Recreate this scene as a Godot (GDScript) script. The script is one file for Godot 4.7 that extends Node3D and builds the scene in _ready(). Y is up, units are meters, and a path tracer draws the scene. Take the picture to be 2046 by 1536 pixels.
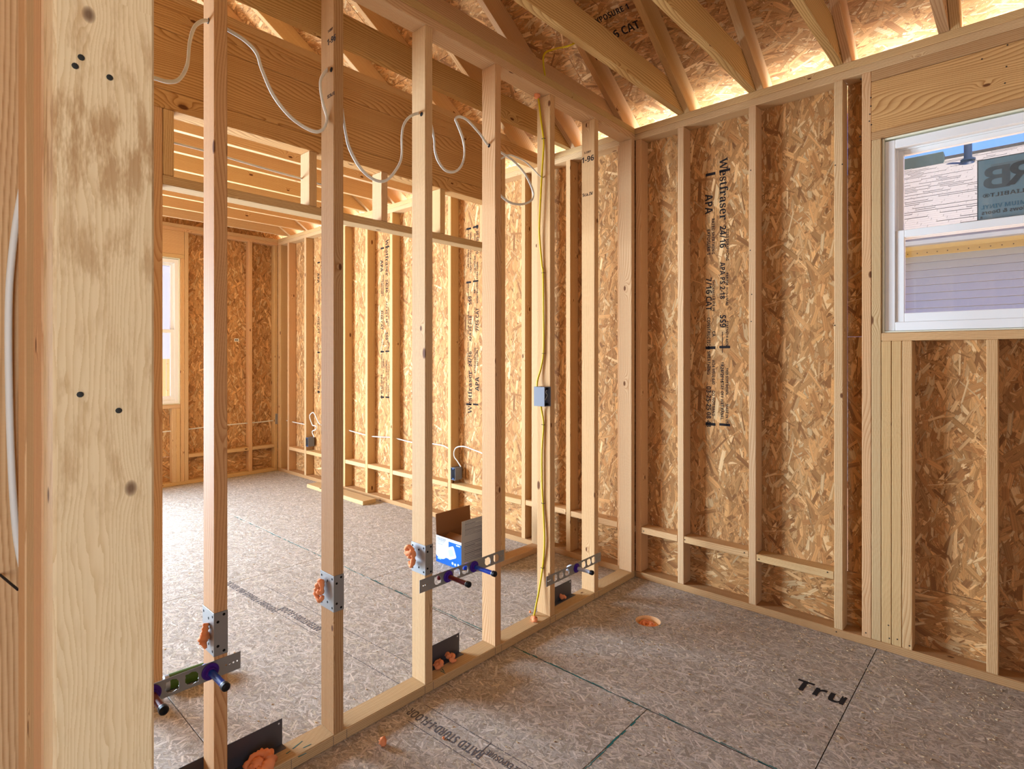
extends Node3D
# A framed, unfinished house: a partition of studs in front of a wide room, an outside wall with a window on the right.
# x runs along the outside wall (z = 0 is its inner face), the partition stands at x = -0.089 .. 0, y is up, metres.

const FOCAL := 1121.0
const EYE := Vector3(1.777, 1.354, 3.07)
const HORIZON := 714.0
const TURN := 0.74072
const H := 2.769          # top of the double top plate
const T := 0.038          # thickness of a stud
const W := 0.089          # depth of a stud
const PITCH := 0.6667
const XE := -4.836        # inner face of the back wall
const XS := 4.2           # inner face of the wall beyond the right edge of the picture
const ZF := 6.2           # inner face of the wall behind the camera

var rng := RandomNumberGenerator.new()
var names := {}
var pine: Array = []      # materials of the boards
var osb: StandardMaterial3D
var osb_floor: StandardMaterial3D
var M := {}

# ---------------------------------------------------------------- pixels to points
func ray(px: float, py: float) -> Vector3:
	var f := Vector3(-sin(TURN), 0, -cos(TURN))
	var r := Vector3(cos(TURN), 0, -sin(TURN))
	return f + r * ((px - 1023.0) / FOCAL) + Vector3.UP * ((HORIZON - py) / FOCAL)

func on_x(px: float, py: float, x: float) -> Vector3:
	var d := ray(px, py)
	return EYE + d * ((x - EYE.x) / d.x)

func on_y(px: float, py: float, y: float) -> Vector3:
	var d := ray(px, py)
	return EYE + d * ((y - EYE.y) / d.y)

func on_z(px: float, py: float, z: float) -> Vector3:
	var d := ray(px, py)
	return EYE + d * ((z - EYE.z) / d.z)

# ---------------------------------------------------------------- nodes
func numbered(called: String) -> String:
	if not names.has(called):
		names[called] = 0
		return called
	names[called] += 1
	return "%s_%03d" % [called, names[called]]

func thing(called: String, label: String, category: String, at := Vector3.ZERO, group := "") -> Node3D:
	var o := Node3D.new()
	o.name = numbered(called)
	add_child(o)
	o.position = at
	o.set_meta("label", label)
	o.set_meta("category", category)
	if group != "":
		o.set_meta("group", group)
	return o

func structure(called: String, label: String, category: String) -> Node3D:
	var o := thing(called, label, category)
	o.set_meta("kind", "structure")
	return o

func obj(called: String, mesh: Mesh, mat: Material, parent: Node, at := Vector3.ZERO) -> MeshInstance3D:
	var o := MeshInstance3D.new()
	o.name = called
	o.mesh = mesh
	o.material_override = mat
	parent.add_child(o, true)
	o.position = at
	return o

# ---------------------------------------------------------------- meshes
func tri(st: SurfaceTool, a: Vector3, b: Vector3, c: Vector3, n: Vector3, ua: Vector2, ub: Vector2, uc: Vector2) -> void:
	var swap := (b - a).cross(c - a).dot(n) > 0.0
	st.set_normal(n); st.set_uv(ua); st.add_vertex(a)
	if swap:
		st.set_normal(n); st.set_uv(uc); st.add_vertex(c)
		st.set_normal(n); st.set_uv(ub); st.add_vertex(b)
	else:
		st.set_normal(n); st.set_uv(ub); st.add_vertex(b)
		st.set_normal(n); st.set_uv(uc); st.add_vertex(c)

# box with eased edges round the origin; texture v runs along the axis `along`, in metres divided by tile
func eased(size: Vector3, along: int, ease: float, tile: Vector2, seed_uv: Vector2, st: SurfaceTool = null, at := Vector3.ZERO) -> SurfaceTool:
	if st == null:
		st = SurfaceTool.new()
		st.begin(Mesh.PRIMITIVE_TRIANGLES)
	var h := size * 0.5
	var e := minf(ease, minf(h.x, minf(h.y, h.z)) * 0.45)
	var others: Array = [0, 1, 2]
	others.erase(along)
	var uv := func(p: Vector3, face: int) -> Vector2:
		var v: float = p[along]
		var u: float
		if face == along:
			u = p[others[0]]
			v = p[others[1]]
		elif face == others[0]:
			u = p[others[1]] + 0.117
		else:
			u = p[others[0]]
		return Vector2(u / tile.x, v / tile.y) + seed_uv
	for f in 3:
		var g := (f + 1) % 3
		var k := (f + 2) % 3
		for s in [-1.0, 1.0]:
			var n := Vector3.ZERO
			n[f] = s
			var q: Array = []
			for c in [[-1, -1], [1, -1], [1, 1], [-1, 1]]:
				var p := Vector3.ZERO
				p[f] = s * h[f]
				p[g] = c[0] * (h[g] - e)
				p[k] = c[1] * (h[k] - e)
				q.append(p)
			tri(st, q[0] + at, q[1] + at, q[2] + at, n, uv.call(q[0], f), uv.call(q[1], f), uv.call(q[2], f))
			tri(st, q[0] + at, q[2] + at, q[3] + at, n, uv.call(q[0], f), uv.call(q[2], f), uv.call(q[3], f))
	if e > 0.0:
		for k in 3:                       # edges along axis k, between faces f and g
			var f := (k + 1) % 3
			var g := (k + 2) % 3
			for sf in [-1.0, 1.0]:
				for sg in [-1.0, 1.0]:
					var n := Vector3.ZERO
					n[f] = sf
					n[g] = sg
					n = n.normalized()
					var q: Array = []
					for c in [[0, -1], [1, -1], [1, 1], [0, 1]]:
						var p := Vector3.ZERO
						p[f] = sf * (h[f] if c[0] == 0 else h[f] - e)
						p[g] = sg * (h[g] - e if c[0] == 0 else h[g])
						p[k] = c[1] * (h[k] - e)
						q.append(p)
					tri(st, q[0] + at, q[1] + at, q[2] + at, n, uv.call(q[0], f), uv.call(q[1], f), uv.call(q[2], f))
					tri(st, q[0] + at, q[2] + at, q[3] + at, n, uv.call(q[0], f), uv.call(q[2], f), uv.call(q[3], f))
		for sx in [-1.0, 1.0]:
			for sy in [-1.0, 1.0]:
				for sz in [-1.0, 1.0]:
					var s := Vector3(sx, sy, sz)
					var q: Array = []
					for f in 3:
						var p := Vector3(h.x - e, h.y - e, h.z - e)
						p[f] = h[f]
						q.append(p * s)
					tri(st, q[0] + at, q[1] + at, q[2] + at, s.normalized(), uv.call(q[0], 0), uv.call(q[1], 0), uv.call(q[2], 0))
	return st

func board_mesh(size: Vector3, along: int) -> Mesh:
	return eased(size, along, 0.0028, Vector2(0.36, 2.4), Vector2(rng.randf(), rng.randf())).commit()

# a board between two corners of a box
func board(parent: Node, called: String, lo: Vector3, hi: Vector3, along: int, mat: Material = null) -> MeshInstance3D:
	if mat == null:
		mat = pine[rng.randi() % pine.size()]
	return obj(called, board_mesh(hi - lo, along), mat, parent, (lo + hi) * 0.5)

func panel(parent: Node, called: String, lo: Vector3, hi: Vector3, along: int, mat: Material) -> MeshInstance3D:
	return obj(called, eased(hi - lo, along, 0.001, Vector2(1.22, 1.22), Vector2(rng.randf(), rng.randf())).commit(), mat, parent, (lo + hi) * 0.5)

func plain_box(parent: Node, called: String, lo: Vector3, hi: Vector3, mat: Material, ease := 0.001) -> MeshInstance3D:
	return obj(called, eased(hi - lo, 1, ease, Vector2.ONE, Vector2.ZERO).commit(), mat, parent, (lo + hi) * 0.5)

# smooth curve through points
func smooth(points: Array, steps := 8) -> PackedVector3Array:
	var c := Curve3D.new()
	for i in points.size():
		var a: Vector3 = points[max(i - 1, 0)]
		var b: Vector3 = points[min(i + 1, points.size() - 1)]
		var t := (b - a) / 6.0
		c.add_point(points[i], -t, t)
	var out := PackedVector3Array()
	for i in points.size() - 1:
		for k in steps:
			out.append(c.sample(i, k / float(steps)))
	out.append(points[points.size() - 1])
	return out

func tube(st: SurfaceTool, path: PackedVector3Array, radius, sides := 8, flat := 1.0, flat_dir := Vector3.ZERO) -> void:
	var rings: Array = []
	var up := Vector3.UP
	var total := path.size()
	for i in total:
		var d := (path[min(i + 1, total - 1)] - path[max(i - 1, 0)]).normalized()
		if i == 0 and absf(d.dot(up)) > 0.9:
			up = Vector3.RIGHT
		var a := d.cross(up).normalized()
		if a.length() < 0.5:
			a = d.cross(Vector3.FORWARD).normalized()
		var b := a.cross(d).normalized()
		up = b
		if flat_dir != Vector3.ZERO:
			a = (flat_dir - d * flat_dir.dot(d)).normalized()
			b = a.cross(d).normalized()
		var r: float = radius[i] if radius is Array or radius is PackedFloat32Array else radius
		var ring: Array = []
		for k in sides:
			var t := TAU * k / sides
			var n := a * cos(t) / flat + b * sin(t)
			ring.append([path[i] + a * cos(t) * r * flat + b * sin(t) * r, n.normalized()])
		rings.append(ring)
	for i in total - 1:
		for k in sides:
			var m := (k + 1) % sides
			quad_smooth(st, rings[i][k], rings[i][m], rings[i + 1][m], rings[i + 1][k])
	for cap in [0, total - 1]:
		var d := path[cap] - path[1 if cap == 0 else total - 2]
		d = d.normalized()
		for k in range(1, sides - 1):
			tri(st, rings[cap][0][0], rings[cap][k][0], rings[cap][k + 1][0], d, Vector2.ZERO, Vector2.ZERO, Vector2.ZERO)

func quad_smooth(st: SurfaceTool, a: Array, b: Array, c: Array, d: Array) -> void:
	var n: Vector3 = a[1] + b[1] + c[1] + d[1]
	for t in [[a, b, c], [a, c, d]]:
		var p: Array = t
		var swap: bool = (p[1][0] - p[0][0]).cross(p[2][0] - p[0][0]).dot(n) > 0.0
		for q in ([p[0], p[2], p[1]] if swap else p):
			st.set_normal(q[1])
			st.set_uv(Vector2(q[0].x + q[0].z, q[0].y))
			st.add_vertex(q[0])

func new_st() -> SurfaceTool:
	var st := SurfaceTool.new()
	st.begin(Mesh.PRIMITIVE_TRIANGLES)
	return st

# lathe round an axis from `at` along `dir`: profile of [distance along, radius]
func lathe(st: SurfaceTool, at: Vector3, dir: Vector3, profile: Array, sides := 20) -> void:
	var d := dir.normalized()
	var a := d.cross(Vector3.UP if absf(d.y) < 0.9 else Vector3.RIGHT).normalized()
	var b := a.cross(d).normalized()
	for i in profile.size() - 1:
		var p: Array = profile[i]
		var q: Array = profile[i + 1]
		var slope := Vector2(q[0] - p[0], q[1] - p[1]).normalized()
		for k in sides:
			var t0 := TAU * k / sides
			var t1 := TAU * (k + 1) / sides
			var r0 := a * cos(t0) + b * sin(t0)
			var r1 := a * cos(t1) + b * sin(t1)
			var n0 := (r0 * slope.x - d * slope.y).normalized()
			var n1 := (r1 * slope.x - d * slope.y).normalized()
			quad_smooth(st, [at + d * p[0] + r0 * p[1], n0], [at + d * p[0] + r1 * p[1], n1], [at + d * q[0] + r1 * q[1], n1], [at + d * q[0] + r0 * q[1], n0])

func lumpy(st: SurfaceTool, at: Vector3, r: Vector3, seed_no: int, rough := 0.25) -> void:
	var n := FastNoiseLite.new()
	n.seed = seed_no
	n.frequency = 1.1
	var rows := 12
	var cols := 16
	var grid: Array = []
	for i in rows + 1:
		var line: Array = []
		for k in cols:
			var t := PI * i / rows
			var f := TAU * k / cols
			var d := Vector3(sin(t) * cos(f), cos(t), sin(t) * sin(f))
			var s := 1.0 + rough * 2.0 * n.get_noise_3dv(d * 1.6 + Vector3.ONE * seed_no)
			line.append([at + d * s * r, (d / r).normalized()])
		grid.append(line)
	for i in rows:
		for k in cols:
			var m := (k + 1) % cols
			quad_smooth(st, grid[i][k], grid[i][m], grid[i + 1][m], grid[i + 1][k])

func text(parent: Node, called: String, words: String, height: float, where: Transform3D, mat: Material, bold := false, font_name := "Droid Sans") -> MeshInstance3D:
	var f := SystemFont.new()
	f.font_names = PackedStringArray([font_name])
	if bold:
		f.font_weight = 700
	var m := TextMesh.new()
	m.font = f
	m.text = words
	m.font_size = 64
	m.pixel_size = height / 47.0
	m.depth = 0.0004
	m.curve_step = 4.0
	var o := obj(called, m, mat, parent)
	o.transform = where
	return o

# ---------------------------------------------------------------- textures
func bytes_image(w: int, h: int, data: PackedByteArray) -> ImageTexture:
	var im := Image.create_from_data(w, h, false, Image.FORMAT_RGB8, data)
	im.generate_mipmaps()
	return ImageTexture.create_from_image(im)

# flat-sawn pine: growth rings that bend round knots; repeats both ways
func pine_texture(seed_no: int, rings: int, knots: int, wave: float, late: Color, early: Color) -> ImageTexture:
	var r := RandomNumberGenerator.new()
	r.seed = seed_no
	var w := 320
	var h := 1536
	var waves: Array = []
	for i in 7:
		waves.append([r.randi_range(0, 2), r.randi_range(1, 3) if i < 4 else r.randi_range(3, 9), r.randf() * TAU, (1.0 if i < 4 else 0.22) * r.randf_range(0.4, 1.0)])
	var spots: Array = []
	for i in knots:
		spots.append([r.randf(), r.randf(), r.randf_range(0.010, 0.026), r.randf_range(0.6, 1.4)])
	var streak := PackedFloat32Array()
	var v0 := 0.0
	for x in w:
		v0 = v0 * 0.6 + r.randf_range(-1, 1) * 0.5
		streak.append(v0)
	var data := PackedByteArray()
	data.resize(w * h * 3)
	var at := 0
	for y in h:
		var v := y / float(h)
		var row: Array = []
		for q in waves:
			row.append(TAU * q[1] * v + q[2])
		var near: Array = []
		for s in spots:
			var dv: float = absf(v - s[1])
			dv = minf(dv, 1.0 - dv) * 2.4 / 0.36
			if dv < s[2] * 14.0:
				near.append([s[0], dv, s[2], s[3]])
		var jitter := r.randf_range(-0.02, 0.02)
		for x in w:
			var u := x / float(w)
			var bend := 0.0
			for k in 7:
				var q: Array = waves[k]
				bend += q[3] * sin(TAU * q[0] * u + row[k])
			var phase := rings * u + bend * wave
			var dark := 0.0
			for s in near:
				var du: float = absf(u - s[0])
				du = minf(du, 1.0 - du)
				var d2: float = (du * du + s[1] * s[1] * 0.22) / (s[2] * s[2])
				phase += 3.2 * exp(-d2 * 0.10) * s[3]
				if d2 < 2.2:
					dark = maxf(dark, clampf(1.6 - d2, 0.0, 1.0))
			var f := phase - floorf(phase)
			var band := f * f * f
			if f > 0.93:
				band *= (1.0 - f) / 0.07
			band = band * 0.85 + streak[x] * 0.10 + jitter
			band = clampf(band + 0.10, 0.0, 1.0)
			var c := early.lerp(late, band)
			if dark > 0.0:
				c = c.lerp(Color(0.34, 0.19, 0.10), dark * 0.8)
			data[at] = int(clampf(c.r, 0, 1) * 255.0)
			data[at + 1] = int(clampf(c.g, 0, 1) * 255.0)
			data[at + 2] = int(clampf(c.b, 0, 1) * 255.0)
			at += 3
	return bytes_image(w, h, data)

# pressed strands, each with its own tone and grain; repeats both ways, strands lean along v
func strand_texture(seed_no: int, side: int, count: int, tones: Array, lean: float, length: Vector2, width: Vector2, edge: float, grain: float) -> ImageTexture:
	var r := RandomNumberGenerator.new()
	r.seed = seed_no
	var data := PackedByteArray()
	data.resize(side * side * 3)
	var base: Color = tones[0]
	for i in side * side:
		data[i * 3] = int(base.r * 200)
		data[i * 3 + 1] = int(base.g * 200)
		data[i * 3 + 2] = int(base.b * 200)
	var scale := side / 1.22
	for i in count:
		var l := r.randf_range(length.x, length.y) * scale
		var w := lerpf(width.x, width.y, pow(r.randf(), 1.7)) * scale
		var a := PI / 2 + r.randfn(0.0, lean)
		var d := Vector2(cos(a), sin(a))
		var p := Vector2(r.randf(), r.randf()) * side
		var tone: Color = tones[r.randi() % tones.size()]
		var bright := r.randf_range(0.86, 1.10)
		var steps := int(l / 0.75)
		var across := maxi(int(w / 0.75), 2)
		var skew := r.randf_range(-0.5, 0.5) * w
		for k in across + 1:
			var t := k / float(across)
			var g := 1.0 + r.randf_range(-grain, grain)
			if k == 0 or k == across:
				g *= edge
			var cr := clampf(tone.r * bright * g, 0, 1) * 255.0
			var cg := clampf(tone.g * bright * g, 0, 1) * 255.0
			var cb := clampf(tone.b * bright * g, 0, 1) * 255.0
			var start := p + Vector2(-d.y, d.x) * (t - 0.5) * w + d * (-l * 0.5 + skew * (t - 0.5) * 2.0 + absf(t - 0.5) * w * 0.8 + r.randf_range(-4, 4))
			for s in steps:
				var x := posmod(int(start.x), side)
				var y := posmod(int(start.y), side)
				var at := (y * side + x) * 3
				data[at] = int(cr)
				data[at + 1] = int(cg)
				data[at + 2] = int(cb)
				start += d * 0.75
	return bytes_image(side, side, data)

# the planed face of the door jamb: straight faint grain, a few knots, and the rubbed-in brown dirt that the photograph shows on it
func jamb_texture() -> ImageTexture:
	var w := 256
	var h := 1536
	var n := FastNoiseLite.new()
	n.seed = 8
	n.frequency = 0.012
	n.fractal_octaves = 5
	var fine := FastNoiseLite.new()
	fine.seed = 9
	fine.frequency = 0.09
	var knots := [[0.64, 0.029], [0.24, 0.632]]
	var data := PackedByteArray()
	data.resize(w * h * 3)
	for y in h:
		var v := y / float(h)
		var dirty := 0.0
		for p in [[0.19, 0.09, 1.0], [0.33, 0.06, 0.6], [0.60, 0.06, 0.4], [0.08, 0.06, 0.5], [0.48, 0.05, 0.3]]:
			dirty = maxf(dirty, p[2] * exp(-pow((v - p[0]) / p[1], 2.0)))
		for x in w:
			var u := x / float(w)
			var bend := n.get_noise_2d(x * 0.5 + 300, y * 0.09) * 3.0
			var phase := u * 19.0 + bend
			var dark := 0.0
			for k in knots:
				var d2: float = pow((u - k[0]) / 0.065, 2.0) + pow((v - k[1]) / 0.011, 2.0)
				phase += 1.6 * exp(-d2 * 0.22)
				dark = maxf(dark, clampf(1.1 - d2, 0.0, 1.0))
			var f := phase - floorf(phase)
			var c := Color(0.90, 0.80, 0.62).lerp(Color(0.80, 0.66, 0.46), f * f * 0.6)
			var smear := n.get_noise_2d(x * 1.4, y * 0.55) + 0.30 * fine.get_noise_2d(x * 1.5, y * 0.5)
			c = c.lerp(Color(0.60, 0.42, 0.24), clampf((smear + dirty * 0.5 - 0.12) * 0.9, 0.0, 0.55) * (0.2 + 0.8 * dirty))
			c = c.lerp(Color(0.36, 0.25, 0.17), dark * 0.75)
			var at := (y * w + x) * 3
			data[at] = int(clampf(c.r, 0, 1) * 255.0)
			data[at + 1] = int(clampf(c.g, 0, 1) * 255.0)
			data[at + 2] = int(clampf(c.b, 0, 1) * 255.0)
	return bytes_image(w, h, data)

func matte(color: Color, rough := 0.8, metal := 0.0) -> StandardMaterial3D:
	var m := StandardMaterial3D.new()
	m.albedo_color = color
	m.roughness = rough
	m.metallic = metal
	m.metallic_specular = 0.5 if metal > 0.0 else 0.35
	return m

func textured(t: Texture2D, tint: Color, rough: float, relief := 0.0) -> StandardMaterial3D:
	var m := matte(tint, rough)
	m.albedo_texture = t
	m.texture_filter = BaseMaterial3D.TEXTURE_FILTER_LINEAR_WITH_MIPMAPS_ANISOTROPIC
	m.metallic_specular = 0.25
	m.heightmap_enabled = relief > 0.0
	if relief > 0.0:
		m.heightmap_texture = t
		m.heightmap_scale = relief
	return m

func glass(color: Color, alpha: float) -> StandardMaterial3D:
	var m := matte(Color(color, alpha), 0.02)
	m.transparency = BaseMaterial3D.TRANSPARENCY_ALPHA
	m.metallic_specular = 0.5
	return m

func make_materials() -> void:
	var g1 := pine_texture(11, 46, 6, 0.7, Color(0.67, 0.49, 0.31), Color(0.86, 0.73, 0.55))
	var g2 := pine_texture(23, 38, 7, 0.9, Color(0.69, 0.50, 0.33), Color(0.85, 0.71, 0.54))
	var g3 := pine_texture(37, 58, 4, 0.5, Color(0.63, 0.46, 0.28), Color(0.86, 0.73, 0.55))
	var g4 := pine_texture(51, 30, 6, 1.3, Color(0.58, 0.40, 0.23), Color(0.84, 0.69, 0.49))
	for t in [g1, g2, g3]:
		for c in [Color(0.98, 0.97, 0.96), Color(0.99, 0.95, 0.91), Color(0.98, 0.96, 0.90)]:
			pine.append(textured(t, c, 0.72))
	M.joist = textured(g4, Color(1.0, 1.0, 0.92), 0.72)
	M.green_pine = textured(g3, Color(0.93, 0.92, 0.82), 0.72)
	M.old_pine = textured(g1, Color(0.86, 0.80, 0.74), 0.78)
	M.grey_pine = textured(g3, Color(0.95, 0.95, 0.93), 0.78)
	M.header = textured(g4, Color(0.98, 0.93, 0.85), 0.75)
	M.jamb = textured(jamb_texture(), Color(1, 1, 1), 0.72)
	var wall_tones := [Color(0.74, 0.54, 0.33), Color(0.78, 0.58, 0.36), Color(0.71, 0.51, 0.31), Color(0.81, 0.63, 0.42), Color(0.67, 0.47, 0.28), Color(0.76, 0.56, 0.35), Color(0.73, 0.53, 0.32), Color(0.84, 0.69, 0.49), Color(0.61, 0.42, 0.25), Color(0.75, 0.55, 0.34)]
	osb = textured(strand_texture(5, 1280, 11500, wall_tones, 0.55, Vector2(0.025, 0.13), Vector2(0.002, 0.026), 0.84, 0.11), Color(1, 1, 1), 0.72, 0.06)
	var floor_tones := [Color(0.74, 0.69, 0.63), Color(0.77, 0.72, 0.66), Color(0.72, 0.66, 0.60), Color(0.78, 0.74, 0.69), Color(0.74, 0.69, 0.61), Color(0.67, 0.61, 0.54), Color(0.76, 0.71, 0.66)]
	osb_floor = textured(strand_texture(9, 1280, 17000, floor_tones, 0.9, Vector2(0.010, 0.06), Vector2(0.0015, 0.010), 0.84, 0.07), Color(1, 1, 1), 0.6, 0.04)
	M.ink = matte(Color(0.13, 0.11, 0.11), 0.9)
	M.faint_ink = matte(Color(0.36, 0.34, 0.34), 0.9)
	M.chalk = matte(Color(0.16, 0.40, 0.38), 0.95)
	M.steel = matte(Color(0.62, 0.63, 0.63), 0.42, 0.85)
	M.dark_steel = matte(Color(0.36, 0.36, 0.38), 0.5, 0.6)
	M.nail = matte(Color(0.22, 0.22, 0.20), 0.5, 0.7)
	M.hole = matte(Color(0.06, 0.05, 0.04), 0.9)
	M.foam = matte(Color(0.93, 0.58, 0.38), 0.85)
	M.cable = matte(Color(0.86, 0.84, 0.78), 0.45)
	M.yellow_cable = matte(Color(0.84, 0.72, 0.10), 0.45)
	M.blue_pipe = matte(Color(0.05, 0.22, 0.62), 0.3)
	M.red_pipe = matte(Color(0.36, 0.10, 0.11), 0.3)
	M.clear_pipe = matte(Color(0.70, 0.72, 0.76), 0.3)
	M.collar = matte(Color(0.25, 0.10, 0.52), 0.45)
	M.cap = matte(Color(0.05, 0.06, 0.09), 0.4)
	M.blue_box = matte(Color(0.12, 0.24, 0.42), 0.5)
	M.grey_box = matte(Color(0.47, 0.48, 0.51), 0.55)
	M.vinyl = matte(Color(0.92, 0.91, 0.89), 0.35)
	M.sealant = matte(Color(0.93, 0.91, 0.80), 0.8)
	M.pane = glass(Color(0.75, 0.85, 0.86), 0.06)
	M.cardboard = matte(Color(0.50, 0.34, 0.21), 0.85)
	M.shingle = matte(Color(0.42, 0.395, 0.38), 0.9)
	M.shingle_dark = matte(Color(0.22, 0.20, 0.19), 0.9)
	M.siding = matte(Color(0.60, 0.65, 0.72), 0.5)
	M.soffit = matte(Color(0.66, 0.60, 0.36), 0.6)
	M.gutter = matte(Color(0.50, 0.52, 0.53), 0.4)
	M.dirt = matte(Color(0.72, 0.62, 0.52), 0.95)

# ---------------------------------------------------------------- light and camera
func light_and_camera() -> void:
	var cam := Camera3D.new()
	cam.name = "camera"
	add_child(cam)
	cam.position = EYE
	cam.rotation = Vector3(0, TURN, 0)
	cam.near = 0.05
	cam.far = 200.0
	cam.projection = Camera3D.PROJECTION_FRUSTUM
	cam.size = 0.05 * 1536.0 / FOCAL
	cam.frustum_offset = Vector2(0, -0.05 * (768.0 - HORIZON) / FOCAL)
	cam.current = true

	var sky := ProceduralSkyMaterial.new()
	sky.sky_top_color = Color(0.16, 0.40, 0.86)
	sky.sky_horizon_color = Color(0.62, 0.78, 0.98)
	sky.ground_bottom_color = Color(0.45, 0.40, 0.34)
	sky.ground_horizon_color = Color(0.62, 0.64, 0.66)
	sky.sky_curve = 0.2
	sky.sky_energy_multiplier = 1.3
	var env := Environment.new()
	env.background_mode = Environment.BG_SKY
	env.sky = Sky.new()
	env.sky.sky_material = sky
	env.tonemap_mode = Environment.TONE_MAPPER_LINEAR
	env.tonemap_exposure = 1.14
	env.sdfgi_enabled = true
	env.ssao_enabled = true
	env.ssil_enabled = true
	var we := WorldEnvironment.new()
	we.name = "environment"
	we.environment = env
	add_child(we)

	var sun := DirectionalLight3D.new()
	sun.name = "sun"
	sun.light_energy = 6.0
	sun.light_color = Color(1.0, 0.96, 0.90)
	sun.light_angular_distance = 0.6
	sun.shadow_enabled = true
	add_child(sun)
	sun.look_at_from_position(Vector3(0.30, 0.90, 0.25), Vector3.ZERO, Vector3.FORWARD)

	# daylight through the unseen opening of the wide room, then a fill light
	daylight_and_fill(Vector3(XE - 0.02, 1.10, 3.75), Vector3(1, 0, 0), Vector2(2.5, 1.95), 112.0)
	daylight_and_fill(Vector3(XS + 0.02, 1.25, 4.6), Vector3(-1, 0, 0), Vector2(1.7, 1.9), 7.5)  # added fill behind the camera that brightens the near room
	# daylight that comes up through the open soffit of the eave
	daylight_and_fill(Vector3(-0.35, 2.60, -0.245), Vector3(0, 1, 0), Vector2(9.2, 0.24), 22.0)

func daylight_and_fill(at: Vector3, towards: Vector3, size: Vector2, energy: float) -> void:
	var l := AreaLight3D.new()
	l.name = numbered("daylight_and_fill")
	l.area_size = size
	l.area_normalize_energy = true
	l.light_energy = energy
	l.light_color = Color(0.80, 0.90, 1.0)
	l.shadow_enabled = true
	l.area_range = 30.0
	add_child(l)
	l.look_at_from_position(at, at + towards, Vector3.UP if absf(towards.y) < 0.5 else Vector3.BACK)

# ---------------------------------------------------------------- walls
func stud_x(parent: Node, x1: float, y0: float, y1: float, called := "stud", mat: Material = null) -> void:   # in a wall along x, right face at x1
	board(parent, called, Vector3(x1 - T, y0, -W), Vector3(x1, y1, 0), 1, mat)

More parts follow.
